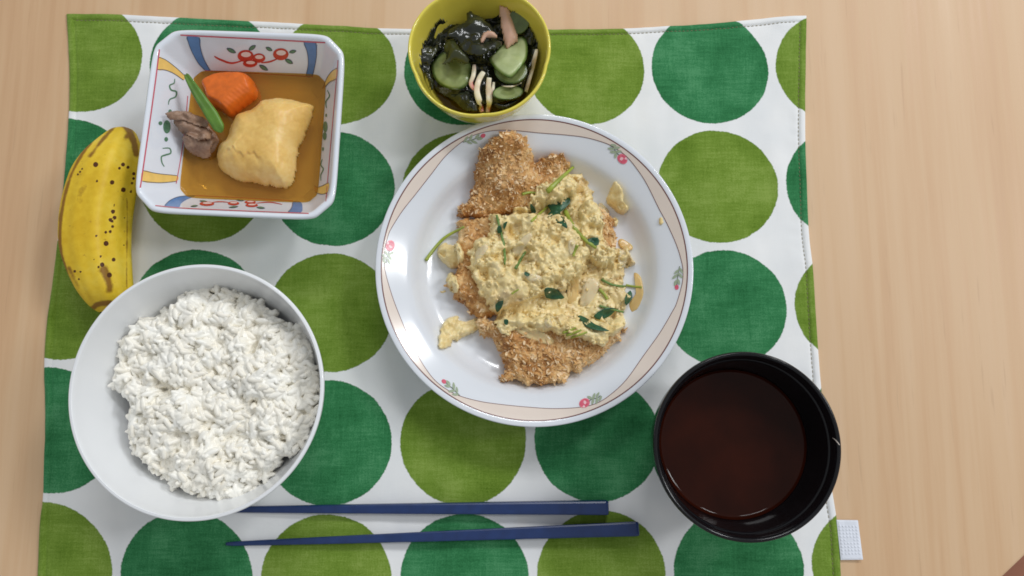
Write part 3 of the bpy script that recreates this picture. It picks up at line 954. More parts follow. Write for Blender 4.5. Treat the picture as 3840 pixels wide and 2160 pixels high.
EGG = [(850, 285), (940, 275), (1010, 310), (1020, 360), (1035, 410), (1060, 450), (1055, 520), (1075, 590), (1130, 590), (1175, 625), (1205, 680), (1170, 700), (1165, 740), (1175, 790), (1172, 850), (1160, 900), (1172, 960), (1130, 1000), (1080, 1020), (1060, 1050), (990, 1045), (930, 1030), (860, 1010), (800, 1005), (740, 990), (690, 985), (640, 990), (620, 1012), (590, 990), (560, 950), (550, 900), (520, 870), (490, 830), (470, 790), (460, 740), (440, 720), (425, 700), (450, 680), (450, 640), (470, 600), (500, 575), (545, 555), (530, 520), (555, 465), (620, 470), (640, 440), (690, 425), (720, 430), (730, 385), (770, 330)]
ev, ef, esd = egg_shape(EGG, .030, .0085, .0065, 41, .0018, FOOD)
egg = build("egg_topping", ev, ef, M['egg'])
tag(egg, "soft scrambled egg topping with onion and herbs over the cutlet", "egg")
B_EGG = bvh_of(ev, ef)
for (outl, z, H, lab, sd_, fb) in (
    ([(305, 640), (340, 600), (390, 610), (420, 640), (432, 690), (380, 712), (330, 690)], .018, .0085, "small egg clump under the stem at the left of the plate", 51, FOOD),
    ([(325, 1010), (345, 940), (390, 925), (420, 955), (480, 940), (525, 950), (482, 1000), (432, 1022), (400, 1052), (382, 1045), (370, 1075), (330, 1080)], .014, .0048, "flat egg clump spilled at the lower left of the plate", 52, [B_PLATE]),
    ([(1062, 395), (1092, 355), (1130, 378), (1142, 420), (1152, 462), (1120, 467), (1090, 440)], .018, .0080, "separate egg clump at the upper right of the mound", 53, [B_PLATE]),
    ([(350, 745), (385, 735), (400, 790), (410, 850), (385, 830), (345, 775)], .014, .0045, "thin row of egg curds along the left cutlet edge", 54, FOOD),
    ([(1090, 490), (1108, 487), (1112, 520), (1094, 528)], .016, .0050, "tiny egg crumb beside the pale cutlet", 55, FOOD),
    ([(1288, 508), (1302, 503), (1308, 530), (1292, 536)], .022, .0014, "tiny yellow egg crumb stuck on the right rim slope", 56, [B_PLATE]),
    ([(320, 822), (345, 818), (345, 828), (325, 832)], .012, .0010, "small egg fleck on the bare left floor of the plate", 57, [B_PLATE])):
    v, f, s_ = egg_shape(outl, z, H, .0035 if H > .002 else .0012, sd_, .0009 if H > .002 else .0001, fb, .00042, lump=.7 if H > .002 else .15)
    o = build("egg_clump", v, f, M['egg']); tag(o, lab, "egg")
    FOOD.append(bvh_of(v, f))
FOOD.append(B_EGG)
def egg_curds():
    rng = np.random.default_rng(5); F4 = np.array([q for q in ef if len(q) == 4]); cc = ev[F4].mean(1)
    mb = MB()
    for i in rng.integers(0, len(F4), 330):
        p = cc[i]; r = rng.uniform(.0004, .0012)
        vv, ff = lathe([(0, -r), (r * .7, -r * .7), (r, 0), (r * .7, r * .7), (0, r)], (0, 0), 7)
        s = rng.uniform(.7, 1.3, 3)
        jit = 1 + .25 * rng.normal(size=len(vv))
        mb.add([(p[0] + x * s[0] * j, p[1] + y * s[1] * j, p[2] + .0003 + z * s[2] * .8 * j) for (x, y, z), j in zip(vv, jit)], ff)
    o = build("egg_curds", mb.v, mb.f, M['egg'], egg); tag(o, kind="stuff")
egg_curds()
TOP = FOOD
for k, (poly, m, th) in enumerate((
    ([(650, 985), (740, 988), (822, 1030), (816, 1062), (760, 1050), (690, 1022)], 'onion', .0022),
    ([(893, 715), (930, 702), (938, 790), (932, 880), (892, 886), (886, 800)], 'onionamber', .0020),
    ([(965, 778), (1002, 760), (1036, 795), (1015, 840), (990, 882), (944, 890), (950, 830)], 'onionpale', .0020),
    ([(1185, 740), (1215, 760), (1228, 830), (1210, 890), (1172, 922), (1162, 880), (1190, 840), (1190, 790)], 'onionamber', .0022),
    ([(640, 640), (680, 590), (720, 562), (734, 580), (700, 630), (660, 672)], 'onionpale', .0016),
    ([(892, 600), (918, 590), (927, 630), (905, 662), (893, 640)], 'onionpale', .0016),
    ([(880, 360), (940, 345), (975, 370), (930, 385), (895, 385)], 'onionamber', .0018),
    ([(1120, 640), (1150, 650), (1150, 700), (1125, 720), (1112, 680)], 'onionpale', .0016),
    ([(1125, 585), (1170, 610), (1178, 635), (1140, 640), (1115, 610)], 'onionamber', .0016),
    ([(480, 640), (520, 610), (535, 630), (500, 680), (480, 690)], 'onionpale', .0016),
    ([(700, 740), (760, 750), (780, 770), (730, 780), (700, 765)], 'onionpale', .0014),
    ([(1020, 440), (1060, 430), (1075, 480), (1040, 500)], 'onionpale', .0014),
    ([(1050, 900), (1100, 960), (1085, 975), (1040, 930)], 'onion', .0014),
    ([(785, 950), (815, 950), (820, 980), (795, 985)], 'onionpale', .0014))):
    drape("onion_slice", conv(c3, poly), TOP, M[m], egg, lift=-.0001, thick=th * .8, flat=.45, seed=k)
for k, poly in enumerate((
    [(800, 440), (850, 415), (895, 403), (900, 430), (870, 460), (852, 480), (884, 520), (885, 543), (840, 512), (793, 492), (815, 465)],
    [(785, 820), (798, 805), (840, 815), (876, 851), (840, 858), (795, 853)],
    [(568, 880), (602, 863), (596, 895), (574, 917)],
    [(933, 928), (975, 942), (1010, 968), (1078, 999), (1020, 996), (968, 976)],
    [(1006, 932), (1050, 900), (1102, 898), (1082, 930), (1030, 950)],
    [(978, 590), (1024, 583), (1027, 616), (988, 612)],
    [(1145, 850), (1168, 818), (1178, 850), (1150, 887)],
    [(603, 522), (622, 512), (606, 550)],
    [(722, 436), (735, 440), (750, 470), (728, 474)],
    [(606, 948), (625, 950), (622, 972), (608, 968)],
    [(700, 735), (722, 745), (712, 756), (696, 748)],
    [(575, 540), (590, 530), (598, 556), (580, 566)])):
    drape("herb_leaf", conv(c3, poly), TOP, M['leaf'], egg, lift=.0013, thick=.0005, flat=.55, curl=.15, seed=30 + k, n=2)
for k, (path, w, m, tp) in enumerate((
    ([(260, 685), (300, 630), (350, 580), (430, 538)], 15, 'stem', (1.1, .8)),
    ([(573, 485), (592, 560), (605, 620), (612, 705)], 13, 'stemdark', (.8, 1)),
    ([(878, 468), (910, 530), (960, 590), (1015, 630)], 21, 'stem', (1.1, .7)),
    ([(800, 380), (850, 330), (918, 268)], 24, 'stem', (1.1, .5)),
    ([(728, 512), (765, 478), (805, 443)], 12, 'stem', (1, .8)),
    ([(658, 722), (680, 682), (702, 648)], 15, 'stemdark', (1, .6)),
    ([(1030, 888), (1080, 902), (1138, 916)], 11, 'stemdark', (1, .8)),
    ([(688, 392), (715, 385), (745, 386)], 14, 'stem', (1, .8)),
    ([(1040, 772), (1090, 795), (1145, 802)], 12, 'stemdark', (1, .8)),
    ([(1148, 796), (1180, 802), (1218, 806)], 11, 'stem', (1, .8)),
    ([(932, 620), (922, 640), (914, 668)], 16, 'stem', (1, .6)),
    ([(1030, 815), (1050, 835), (1066, 860)], 15, 'stem', (1, .8)),
    ([(868, 1008), (895, 1000), (925, 985)], 12, 'stem', (1, .7)),
    ([(885, 1020), (915, 1010), (950, 995)], 12, 'stem', (1, .7)),
    ([(905, 1030), (940, 1018), (975, 1005)], 11, 'stem', (1, .7)),
    ([(640, 835), (655, 825), (672, 815)], 9, 'stem', (1, .7)))):
    laid_tube("herb_stem", conv(c3, path), w * .8417, TOP, M[m], egg, lift=.0006, taper=tp)

# ================================================================== RICE BOWL
RC, RR = circle_from(172 * V, 817 * V, 667 * V, 1310 * V, DZ + .060)
def rice_bowl():
    R = RR; z0 = DZ
    prof = dense([(0, z0 + .004), (R * .42, z0 + .004), (R * .44, z0 + .0005), (R * .46, z0), (R * .485, z0 + .0006), (R * .49, z0 + .006), (R * .70, z0 + .016), (R * .88, z0 + .033), (R * .965, z0 + .050), (R * .995, z0 + .0590), (R, z0 + .0600), (R * .996, z0 + .0608), (R * .982, z0 + .0610), (R * .968, z0 + .0602), (R * .94, z0 + .052), (R * .85, z0 + .034), (R * .68, z0 + .0195), (R * .4, z0 + .0105), (0, z0 + .009)], 4)
    v, f = lathe(prof, RC, 160)
    o = build("rice_bowl", v, f, M['rice_bowl']); tag(o, "large plain white bowl filled with rice", "bowl")
    return v, f
rbv, rbf = rice_bowl()
B_RICEB = bvh_of(rbv, rbf)
RICE = [(285, 690), (320, 600), (335, 430), (420, 340), (540, 300), (680, 205), (760, 165), (880, 165), (1000, 195), (1100, 240), (1200, 330), (1310, 385), (1388, 460), (1408, 560), (1420, 690), (1412, 800), (1370, 930), (1300, 1035), (1170, 1130), (1100, 1200), (1000, 1262), (880, 1302), (730, 1282), (620, 1240), (540, 1170), (430, 1070), (395, 980), (365, 890), (385, 770)]
def rice():
    rng = np.random.default_rng(3)
    poly = catmull(np.array(wpoly(c6, RICE, DZ + .043)), 4, True)
    cen = poly.mean(0)[:2]
    ZE = DZ + .041
    def top(P, sd):
        t = np.clip(sd / .03, 0, 1)
        Pw = P + .004 * np.stack([fbm(P, 90, 31, 2), fbm(P, 90, 37, 2), 0 * P[:, 0]], 1)
        w, _ = worley(Pw, 62, 9); w2, _ = worley(Pw, 120, 19)
        dome = lambda q, r: np.sqrt(np.maximum(0, 1 - (q / r) ** 2))
        return ZE - .006 + .0080 * (1 - (1 - t) ** 2) + .0062 * dome(w, .8) + .0026 * dome(w2, .8) + .0026 * fbm(P, 50, 2, 2) - .0048 * smooth(fbm(P, 95, 77, 2), .45, .8)
    def floor(P): return np.array([cast_down(p[0], p[1], [B_RICEB], DZ) for p in P])
    root = empty("rice", (cen[0], cen[1], DZ + .012), "heaped serving of steamed white rice in the large white bowl", "rice")
    # grains
    def grain(seed):
        r = np.random.default_rng(seed)
        L, W, H = r.uniform(.0030, .0038), r.uniform(.00128, .00154), r.uniform(.00118, .0014)
        bend = r.uniform(-.0005, .0005)
        vv, ff = [], []
        n, m = 7, 8
        for i in range(n + 1):
            a = math.pi * i / n
            x = -L * math.cos(a); s = math.sin(a) ** .75
            if i in (0, n): vv.append((x, bend, 0)); continue
            for j in range(m):
                b = 2 * math.pi * j / m
                vv.append((x, W * s * math.cos(b) + bend * (x / L) ** 2, H * s * math.sin(b)))
        idx = lambda i, j: 0 if i == 0 else (len(vv) - 1 if i == n else 1 + (i - 1) * m + j % m)
        for i in range(n):
            for j in range(m):
                q = [idx(i, j), idx(i, j + 1), idx(i + 1, j + 1), idx(i + 1, j)]
                q = list(dict.fromkeys(q)); ff.append(q)
        return np.array(vv), ff
    G = [grain(k) for k in range(8)]
    ME = []
    for vv, ff in G:
        me = bpy.data.meshes.new("rice_grain"); me.from_pydata(vv.tolist(), [], ff)
        me.polygons.foreach_set("use_smooth", [True] * len(me.polygons)); me.materials.append(M['rice']); ME.append(me)
    A = poly[:, :2]; lo, hi = A.min(0), A.max(0)
    n = 2300
    Q = np.c_[rng.uniform(lo[0], hi[0], 3 * n), rng.uniform(lo[1], hi[1], 3 * n), np.zeros(3 * n)]
    sd = sdist(Q[:, :2], A) + .0012 * fbm(Q, 200, 3, 2)
    rr_ = np.hypot(Q[:, 0] - RC[0], Q[:, 1] - RC[1])
    ok = (sd > .0008) & (rr_ < RR * .868); Q, sd = Q[ok][:n], sd[ok][:n]
    e = .0015
    z = top(Q, sd)
    gx = (top(Q + [e, 0, 0], sdist((Q + [e, 0, 0])[:, :2], A)) - z) / e; gy = (top(Q + [0, e, 0], sdist((Q + [0, e, 0])[:, :2], A)) - z) / e
    from mathutils import Matrix
    rec = []
    for k in range(len(Q)):
        off = rng.uniform(-.0016, .0012)
        edge = min(1, sd[k] / .006)
        zz = (z[k] + off) * edge + (1 - edge) * (ZE - .004 * rng.random() - .002 + off * .5)
        nrm = Vector((-gx[k] * .6, -gy[k] * .6, 1)).normalized()
        q = nrm.to_track_quat('Z', 'X')
        Rm = q.to_matrix() @ Matrix.Rotation(rng.uniform(0, 6.283), 3, 'Z') @ Matrix.Rotation(rng.normal() * .34, 3, 'Y')
        rec.append((off, Vector((Q[k, 0], Q[k, 1], zz)), Rm, int(rng.integers(0, 8))))
    rec.sort(key=lambda r: -r[0])
    # cooked grains stick together: the heap under the loose top grains is one continuous lumpy surface
    st = .00036
    x0, y0 = lo - .003
    nx, ny = int((hi[0] - lo[0] + .006) / st), int((hi[1] - lo[1] + .006) / st)
    GX, GY = np.meshgrid(x0 + np.arange(nx) * st, y0 + np.arange(ny) * st)
    PP = np.stack([GX.ravel(), GY.ravel(), np.zeros(nx * ny)], 1)
    sdg = sdist(PP[:, :2], A)
    Hh = np.full(nx * ny, -1.0)
    core = sdg > .0030
    Hh[core] = top(PP[core], sdg[core]) - .0026
    Hh = Hh.reshape(ny, nx)
    AX = [((vv[:, 0].max() - vv[:, 0].min()) / 2, (vv[:, 1].max() - vv[:, 1].min()) / 2, (vv[:, 2].max() - vv[:, 2].min()) / 2) for vv, ff in G]
    for i, (off, p, Rm, g) in enumerate(rec):
        if i < 300:
            ob = bpy.data.objects.new("rice_grain", ME[g]); COL.objects.link(ob); ob.parent = root
            ob.location = p - root.location; ob.rotation_euler = Rm.to_euler()
        R3 = np.array(Rm); Q_ = R3 @ np.diag([1 / a ** 2 for a in AX[g]]) @ R3.T
        i0, i1 = int((p[0] - .0042 - x0) / st), int((p[0] + .0042 - x0) / st) + 1
        j0, j1 = int((p[1] - .0042 - y0) / st), int((p[1] + .0042 - y0) / st) + 1
        i0, j0, i1, j1 = max(i0, 0), max(j0, 0), min(i1, nx), min(j1, ny)
        dx = GX[j0:j1, i0:i1] - p[0]; dy = GY[j0:j1, i0:i1] - p[1]
        a_ = Q_[2, 2]; b_ = 2 * (Q_[0, 2] * dx + Q_[1, 2] * dy); c_ = Q_[0, 0] * dx * dx + 2 * Q_[0, 1] * dx * dy + Q_[1, 1] * dy * dy - 1
        disc = b_ * b_ - 4 * a_ * c_
        zt = np.where(disc > 0, p[2] + (-b_ + np.sqrt(np.maximum(disc, 0))) / (2 * a_) - (.00035 if i < 300 else 0), -1)
        Hh[j0:j1, i0:i1] = np.maximum(Hh[j0:j1, i0:i1], zt)
    Mk = (Hh > 0) & (np.hypot(GX - RC[0], GY - RC[1]) < RR * .905)
    for _ in range(0):
        acc = np.zeros_like(Hh); wsum = np.zeros_like(Hh)
        for dj in (-1, 0, 1):
            for di in (-1, 0, 1):
                w_ = (2 - abs(dj)) * (2 - abs(di))
                acc += w_ * np.roll(np.where(Mk, Hh, 0), (dj, di), (0, 1)); wsum += w_ * np.roll(Mk, (dj, di), (0, 1))
        Hh = np.where(Mk, acc / np.maximum(wsum, 1e-9), Hh)
    cell = Mk[:-1, :-1] & Mk[1:, :-1] & Mk[:-1, 1:] & Mk[1:, 1:]
    jj, ii = np.where(cell); a = jj * nx + ii
    quads = np.stack([a, a + 1, a + nx + 1, a + nx], 1)
    used = np.unique(quads); mp = -np.ones(nx * ny, int); mp[used] = np.arange(len(used))
    PP[:, 2] = Hh.ravel(); Vt = PP[used]; Qd = mp[quads]
    es = {(q[k], q[(k + 1) % 4]) for q in Qd.tolist() for k in range(4)}
    bnd = [e for e in es if (e[1], e[0]) not in es]
    bv = sorted({i for e in bnd for i in e}); bi = {b: len(Vt) + k for k, b in enumerate(bv)}
    low = np.array([[Vt[b][0], Vt[b][1], min(Vt[b][2] - .0004, max(cast_down(Vt[b][0], Vt[b][1], [B_RICEB], DZ), Vt[b][2] - .006))] for b in bv])
    F = Qd.tolist() + [[e[1], e[0], bi[e[0]], bi[e[1]]] for e in bnd]
    o = build("rice_grains", np.vstack([Vt, low]), F, M['rice_heap'], root); tag(o, kind="stuff")
rice()

# ================================================================== SOUP BOWL
SC, SR = circle_from(1643 * V, 2114 * V, 884 * V, 1366 * V, DZ + .064)
def soup():
    R = SR; z0 = DZ
    prof = dense([(0, z0 + .005), (R * .50, z0 + .005), (R * .52, z0 + .0006), (R * .55, z0), (R * .58, z0 + .0006), (R * .585, z0 + .008), (R * .74, z0 + .016), (R * .90, z0 + .034), (R * .975, z0 + .054), (R * .995, z0 + .0625), (R, z0 + .0640), (R * .994, z0 + .0652), (R * .975, z0 + .0657), (R * .952, z0 + .0650), (R * .940, z0 + .0628), (R * .930, z0 + .0600), (R * .915, z0 + .0592), (R * .905, z0 + .0575), (R * .865, z0 + .046), (R * .80, z0 + .034), (R * .68, z0 + .022), (R * .45, z0 + .012), (0, z0 + .0095)], 4)
    v, f = lathe(prof, SC, 160)
    o = build("soup_bowl", v, f, M['black']); tag(o, "black lacquer bowl of dark soup at the lower right", "bowl")
    B = bvh_of(v, f)
    # worn pale nick on the rim
    stroke("rim_scratch", [c8(1192, 596), (c8(1212, 612)), c8(1232, 640)], 3.5, [B], M['band'], o, .0002, taper=True)
    zs = z0 + .0385
    rl = R * .832
    prof = [(0, zs), (rl * .3, zs), (rl * .6, zs), (rl * .85, zs), (rl * .93, zs + .00006), (rl * .955, zs + .0002), (rl * .975, zs + .0006), (rl * .99, zs + .0012), (rl * 1.004, zs + .0021)]
    v2, f2 = lathe(prof[::-1], SC, 128)
    s = build("soup", v2, f2, M['soup']); tag(s, "dark reddish brown clear soup filling the black bowl", "soup")
soup()

# ================================================================== SQUARE BOWL
SQ = [at(*c1(*p), DZ + .041) for p in ((300, 55), (1400, 90), (1515, 210), (1445, 1265), (1310, 1385), (165, 1335), (45, 1170), (175, 185))]
def square_bowl():
    P = np.array(SQ)[:, :2]
    # square corners from the four long sides
    def meet(a, b, c, d):
        A = np.array([b - a, c - d]).T
        t = np.linalg.solve(A, c - a); return a + (b - a) * t[0]
    tl = meet(P[0], P[1], P[7], P[6]); tr = meet(P[0], P[1], P[2], P[3]); br = meet(P[4], P[5], P[2], P[3]); bl = meet(P[4], P[5], P[7], P[6])
    def uvmap(x, y):   # unit square [-1,1]^2 -> world
        a, b = (x + 1) / 2, (y + 1) / 2
        return (bl * (1 - a) + br * a) * (1 - b) + (tl * (1 - a) + tr * a) * b
    cutk = .21
    def loop(s, cut, n=20, soft=.05, z=0, rnd=1):
        # square of half size s with corners cut, evenly resampled and slightly rounded
        pts = []
        corners = [(1, 1), (-1, 1), (-1, -1), (1, -1)]
        for k, (sx, sy) in enumerate(corners):
            a = (sx * s, sy * (s - cut * 1)) if k % 2 == 0 else (sx * (s - cut), sy * s)
            b = (sx * (s - cut), sy * s) if k % 2 == 0 else (sx * s, sy * (s - cut))
            pts += [a, b]
        pts = np.array(pts)
        out = []
        for a, b in zip(pts, np.roll(pts, -1, 0)):
            for j in range(n): out.append(a + (b - a) * j / n)
        out = np.array(out)
        for _ in range(rnd): out = (np.roll(out, 1, 0) + 2 * out + np.roll(out, -1, 0)) / 4
        return [np.append(uvmap(*q), z) for q in out]
    z0 = DZ
    LV = [(.30, .05, .003), (.44, .08, .003), (.46, .09, .0002), (.48, .10, 0), (.50, .11, .0006), (.51, .11, .004), (.74, .15, .019), (.93, .19, .034), (.985, .205, .0385), (1.0, .21, .0400), (.998, .21, .0412), (.985, .207, .0420), (.960, .202, .0418), (.945, .198, .0408), (.93, .19, .0395), (.88, .165, .0345), (.80, .13, .0275), (.72, .10, .0205), (.66, .08, .0150), (.62, .075, .0120), (.56, .07, .0105), (.3, .04, .0098)]
    v, f = [], []; m = None
    for (s, c, z) in LV:
        l = loop(s, c, rnd=10, z=z0 + z); m = len(l); v += l
    for k in range(len(LV) - 1):
        for j in range(m):
            j2 = (j + 1) % m
            f.append([k * m + j, k * m + j2, (k + 1) * m + j2, (k + 1) * m + j])
    f.append([j for j in range(m)][::-1]); f.append([(len(LV) - 1) * m + j for j in range(m)])
    o = build("square_bowl", v, f, M['porcelain'])
    tag(o, "white square bowl with clipped corners and painted berry sprigs", "bowl")
    zb = z0 + .0205
    l = loop(.716, .10, rnd=10, z=zb); c = np.mean(l, 0)
    rings = [[c + (p - c) * s + np.array([0, 0, dz]) for p in l] for s, dz in ((1.012, .0009), (.995, .0003), (.97, .00005), (.8, 0), (.5, 0))]
    lv = sum(rings, []); lf = []
    for k in range(4):
        for j in range(m):
            j2 = (j + 1) % m; lf.append([k * m + j, k * m + j2, (k + 1) * m + j2, (k + 1) * m + j])
    lf.append([4 * m + j for j in range(m)])
    br_ = build("broth", lv, lf, M['broth']); tag(br_, "amber simmering broth in the square bowl", "broth")
    return o, v, f, zb
sqo, sqv, sqf, ZBROTH = square_bowl()
B_SQ = bvh_of(sqv, sqf)
def square_paint():
    bv = [B_SQ]; o = sqo
    C = lambda pts: conv(c1, pts)
    k = .5382
    def line(path, w, m='pinkred'): stroke("painted_line", C(path), w * k, bv, M[m], o, n=8)
    line([(365, 95), (700, 112), (1050, 130), (1375, 148)], 9); line([(535, 343), (700, 350), (1000, 368), (1290, 385)], 6)
    line([(190, 1285), (400, 1304), (800, 1322), (1260, 1340)], 6); line([(470, 1215), (700, 1226), (950, 1240), (1150, 1252)], 5)
    line([(218, 195), (190, 420), (140, 780), (85, 1160)], 9); line([(415, 520), (400, 700), (372, 920), (335, 1130)], 6)
    line([(1465, 270), (1440, 560), (1410, 900), (1380, 1255)], 5)
    def band(poly, m):
        b = decal("painted_band", C(poly), bv, M[m], o, .00012)
    band([(410, 105), (498, 112), (505, 180), (525, 250), (555, 310), (575, 343), (535, 338), (490, 290), (450, 220), (425, 160)], 'blue')
    band([(1225, 142), (1310, 148), (1315, 220), (1305, 300), (1285, 383), (1240, 380), (1255, 300), (1250, 220)], 'blue')
    band([(255, 1290), (290, 1250), (360, 1224), (470, 1217), (410, 1242), (370, 1270), (350, 1298)], 'blue')
    band([(1150, 1255), (1200, 1258), (1215, 1285), (1205, 1334), (1115, 1332), (1140, 1300)], 'blue')
    band([(212, 250), (260, 268), (330, 320), (390, 375), (385, 410), (320, 365), (260, 340), (203, 335)], 'ochre')
    band([(105, 1040), (200, 1060), (340, 1075), (335, 1115), (220, 1125), (100, 1115)], 'ochre')
    band([(1460, 325), (1420, 350), (1385, 400), (1358, 470), (1375, 460), (1405, 425), (1455, 400)], 'ochre')
    band([(1300, 1145), (1330, 1155), (1400, 1125), (1390, 1195), (1350, 1205), (1305, 1190)], 'ochre')
    for path in ([(498, 112), (505, 180), (525, 250), (555, 310), (575, 343)], [(410, 105), (425, 160), (450, 220), (490, 290), (535, 338)], [(1225, 142), (1250, 220), (1255, 300), (1240, 380)], [(1310, 148), (1315, 220), (1305, 300), (1285, 383)],
                 [(212, 250), (260, 268), (330, 320), (390, 375)], [(203, 335), (260, 340), (320, 365), (385, 410)], [(105, 1040), (200, 1060), (340, 1075)], [(100, 1115), (220, 1125), (335, 1115)], [(1460, 325), (1420, 350), (1385, 400), (1358, 470)], [(1455, 400), (1405, 425), (1375, 460)], [(1300, 1145), (1330, 1155), (1400, 1125)], [(1305, 1190), (1350, 1205), (1390, 1195)], [(255, 1290), (290, 1250), (360, 1222), (470, 1215)], [(1150, 1255), (1140, 1300), (1115, 1332)]):
        stroke("painted_outline", C(path), 4 * k, bv, M['outline'], o, .0002)
    def berry(cx, cy, rx, ry):
        b = decal("painted_berry", C(ell(cx, cy, rx, ry)), bv, M['red'], o, .00018)
        if b: decal("berry_highlight", C(ell(cx + rx * .05, cy - ry * .25, rx * .62, ry * .42)), bv, M['berrywhite'], b, .00028)
    for q in ((820, 240, 56, 42), (912, 255, 45, 33), (852, 292, 50, 27), (1065, 228, 54, 42), (550, 1273, 52, 15), (735, 1270, 40, 14), (852, 1262, 40, 12), (862, 1283, 44, 13)): berry(*q)
    for path, w in (([(602, 243), (640, 264), (720, 290), (800, 272)], 14), ([(930, 288), (990, 280), (1045, 258)], 12), ([(590, 1262), (640, 1258), (700, 1262)], 7), ([(895, 1268), (990, 1262), (1074, 1277)], 7)):
        stroke("painted_twig", C(path), w * k, bv, M['red'], o, .00015, taper=True)
    for (x, y, L, W, a) in ((720, 203, 36, 15, .45), (866, 183, 30, 15, -.6), (945, 322, 36, 15, .55), (983, 192, 26, 13, .5), (1148, 210, 26, 13, -.2), (1122, 278, 32, 15, .5), (462, 1288, 26, 7, -.1), (525, 1255, 28, 7, .1), (735, 1295, 34, 7, -.1), (780, 1248, 28, 6, .1), (925, 1300, 30, 8, .1)):
        b = decal("painted_leaf", C(leafpoly(x, y, L, W, a)), bv, M['outline'], o, .00016)
        if b: decal("leaf_fill", C(leafpoly(x, y, L * .8, W * .7, a)), bv, M['leafpaint'], b, .00026)
    for path, w in (([(325, 400), (320, 430), (290, 447), (300, 478), (335, 490), (330, 525), (290, 545), (280, 580)], 11), ([(240, 885), (288, 885), (296, 918), (258, 932), (232, 945), (236, 985), (252, 1012)], 11),
                    ([(1390, 480), (1405, 520), (1380, 560), (1385, 605)], 9), ([(1355, 960), (1345, 1000), (1362, 1030), (1345, 1070), (1346, 1110)], 9)):
        stroke("painted_scroll", C(path), w * k, bv, M['leafpaint'], o, .00015, taper=True)
    for (x, y, r, q) in ((292, 628, 12, 14), (225, 710, 14, 14), (265, 822, 13, 16), (270, 735, 26, 46), (1382, 655, 6, 12), (1360, 890, 6, 14), (1376, 735, 16, 38), (1372, 800, 14, 28)):
        decal("painted_dot", C(ell(x, y, r, q)), bv, M['leafpaint'], o, .00015)
square_paint()

def sheet(name, outline, z, mat, label, cat, seed, amp=.004, freq=130, thick=.0005, tilt=(0, 0), group=None, step=.0007, fm=None, walls=None, parent=None, rmax=True, store=None):
    """crumpled thin sheet cut to an outline, with real thickness"""
    fm = fm or c2; walls = walls if walls is not None else [B_YB]
    A = np.array([at(*fm(*p), z)[:2] for p in outline]); poly = catmull(A, 3, True)
    x0, y0 = poly.min(0) - step; x1, y1 = poly.max(0) + step
    nx, ny = int((x1 - x0) / step) + 2, int((y1 - y0) / step) + 2
    X, Y = np.meshgrid(x0 + np.arange(nx) * step, y0 + np.arange(ny) * step)
    P = np.stack([X.ravel(), Y.ravel(), np.zeros(nx * ny)], 1)
    sd = sdist(P[:, :2], poly) + .0003 * fbm(P, 220, seed, 2)
    c = poly.mean(0)
    rid = 1 - 2 * np.abs(fbm(P, freq * .5, seed + 3, 2))
    zz = z + amp * (.5 * fbm(P, freq, seed, 3) + .6 * rid * .5) + tilt[0] * (P[:, 0] - c[0]) + tilt[1] * (P[:, 1] - c[1])
    zz -= .0025 * np.exp(-np.maximum(sd, 0) / .002)
    # stay inside the bowl: never below its glaze
    ins = (sd > 0)
    if rmax: ins &= np.hypot(P[:, 0] - YC[0], P[:, 1] - YC[1]) < YR * .885
    idx = np.where(ins)[0]
    fl_ = np.array([cast_down(P[i, 0], P[i, 1], walls, DZ) for i in idx])
    zz[idx] = np.maximum(zz[idx], fl_ + .0012)
    P[:, 2] = zz
    P[:, 0] += .0008 * fbm(P * 1.0 + 3.1, freq * .6, seed + 7, 2); P[:, 1] += .0008 * fbm(P * 1.0 + 7.7, freq, seed + 9, 2)
    Mk = ins.reshape(ny, nx); cell = Mk[:-1, :-1] & Mk[1:, :-1] & Mk[:-1, 1:] & Mk[1:, 1:]
    jj, ii = np.where(cell); a = jj * nx + ii
    quads = np.stack([a, a + 1, a + nx + 1, a + nx], 1)
    used = np.unique(quads); mp = -np.ones(nx * ny, int); mp[used] = np.arange(len(used))
    Vt = P[used]; Q = mp[quads]; n = len(Vt)
    low = Vt.copy(); low[:, 2] -= thick
    F = [list(q) for q in Q] + [[i + n for i in q[::-1]] for q in Q]
    es = {(q[k], q[(k + 1) % 4]) for q in Q for k in range(4)}
    F += [[e[1], e[0], e[0] + n, e[1] + n] for e in es if (e[1], e[0]) not in es]
    V_ = np.vstack([Vt, low])
    o = build(name, V_, F, mat, parent)
    if parent is None: tag(o, label, cat, group)
    (YF if store is None else store).append(bvh_of(V_, F)); return o
SQF = [B_SQ]
def stew_floor(P): return np.array([max(cast_down(p[0], p[1], SQF, DZ), ZBROTH - .006) for p in P])
def stew(name, outline, zsil, top, edge, mat, label, cat, seed, rag=.0004, rag_s=300, det=None, power=2.2, step=.0005, waist=None):
    poly = catmull(np.array(wpoly2(c1, outline, *zsil) if isinstance(zsil, tuple) else wpoly(c1, outline, zsil)), 4, True)
    fl_fn = stew_floor if waist is None else (lambda P: np.full(len(P), waist))
    def hgt(P, sd): return np.maximum(top(P, sd) - fl_fn(P), .001)
    v, f, s_ = pile(poly, fl_fn, hgt, edge, step, rag, rag_s, seed, power, det, under=None if waist is None else DZ + .0112)
    o = build(name, v, f, mat); tag(o, label, cat)
    SQF.append(bvh_of(v, f)); return o
def c1inv(P, z=.03):
    x, y = px_of(P, z); return (x - 480) / .5382, (y - 80) / .5382
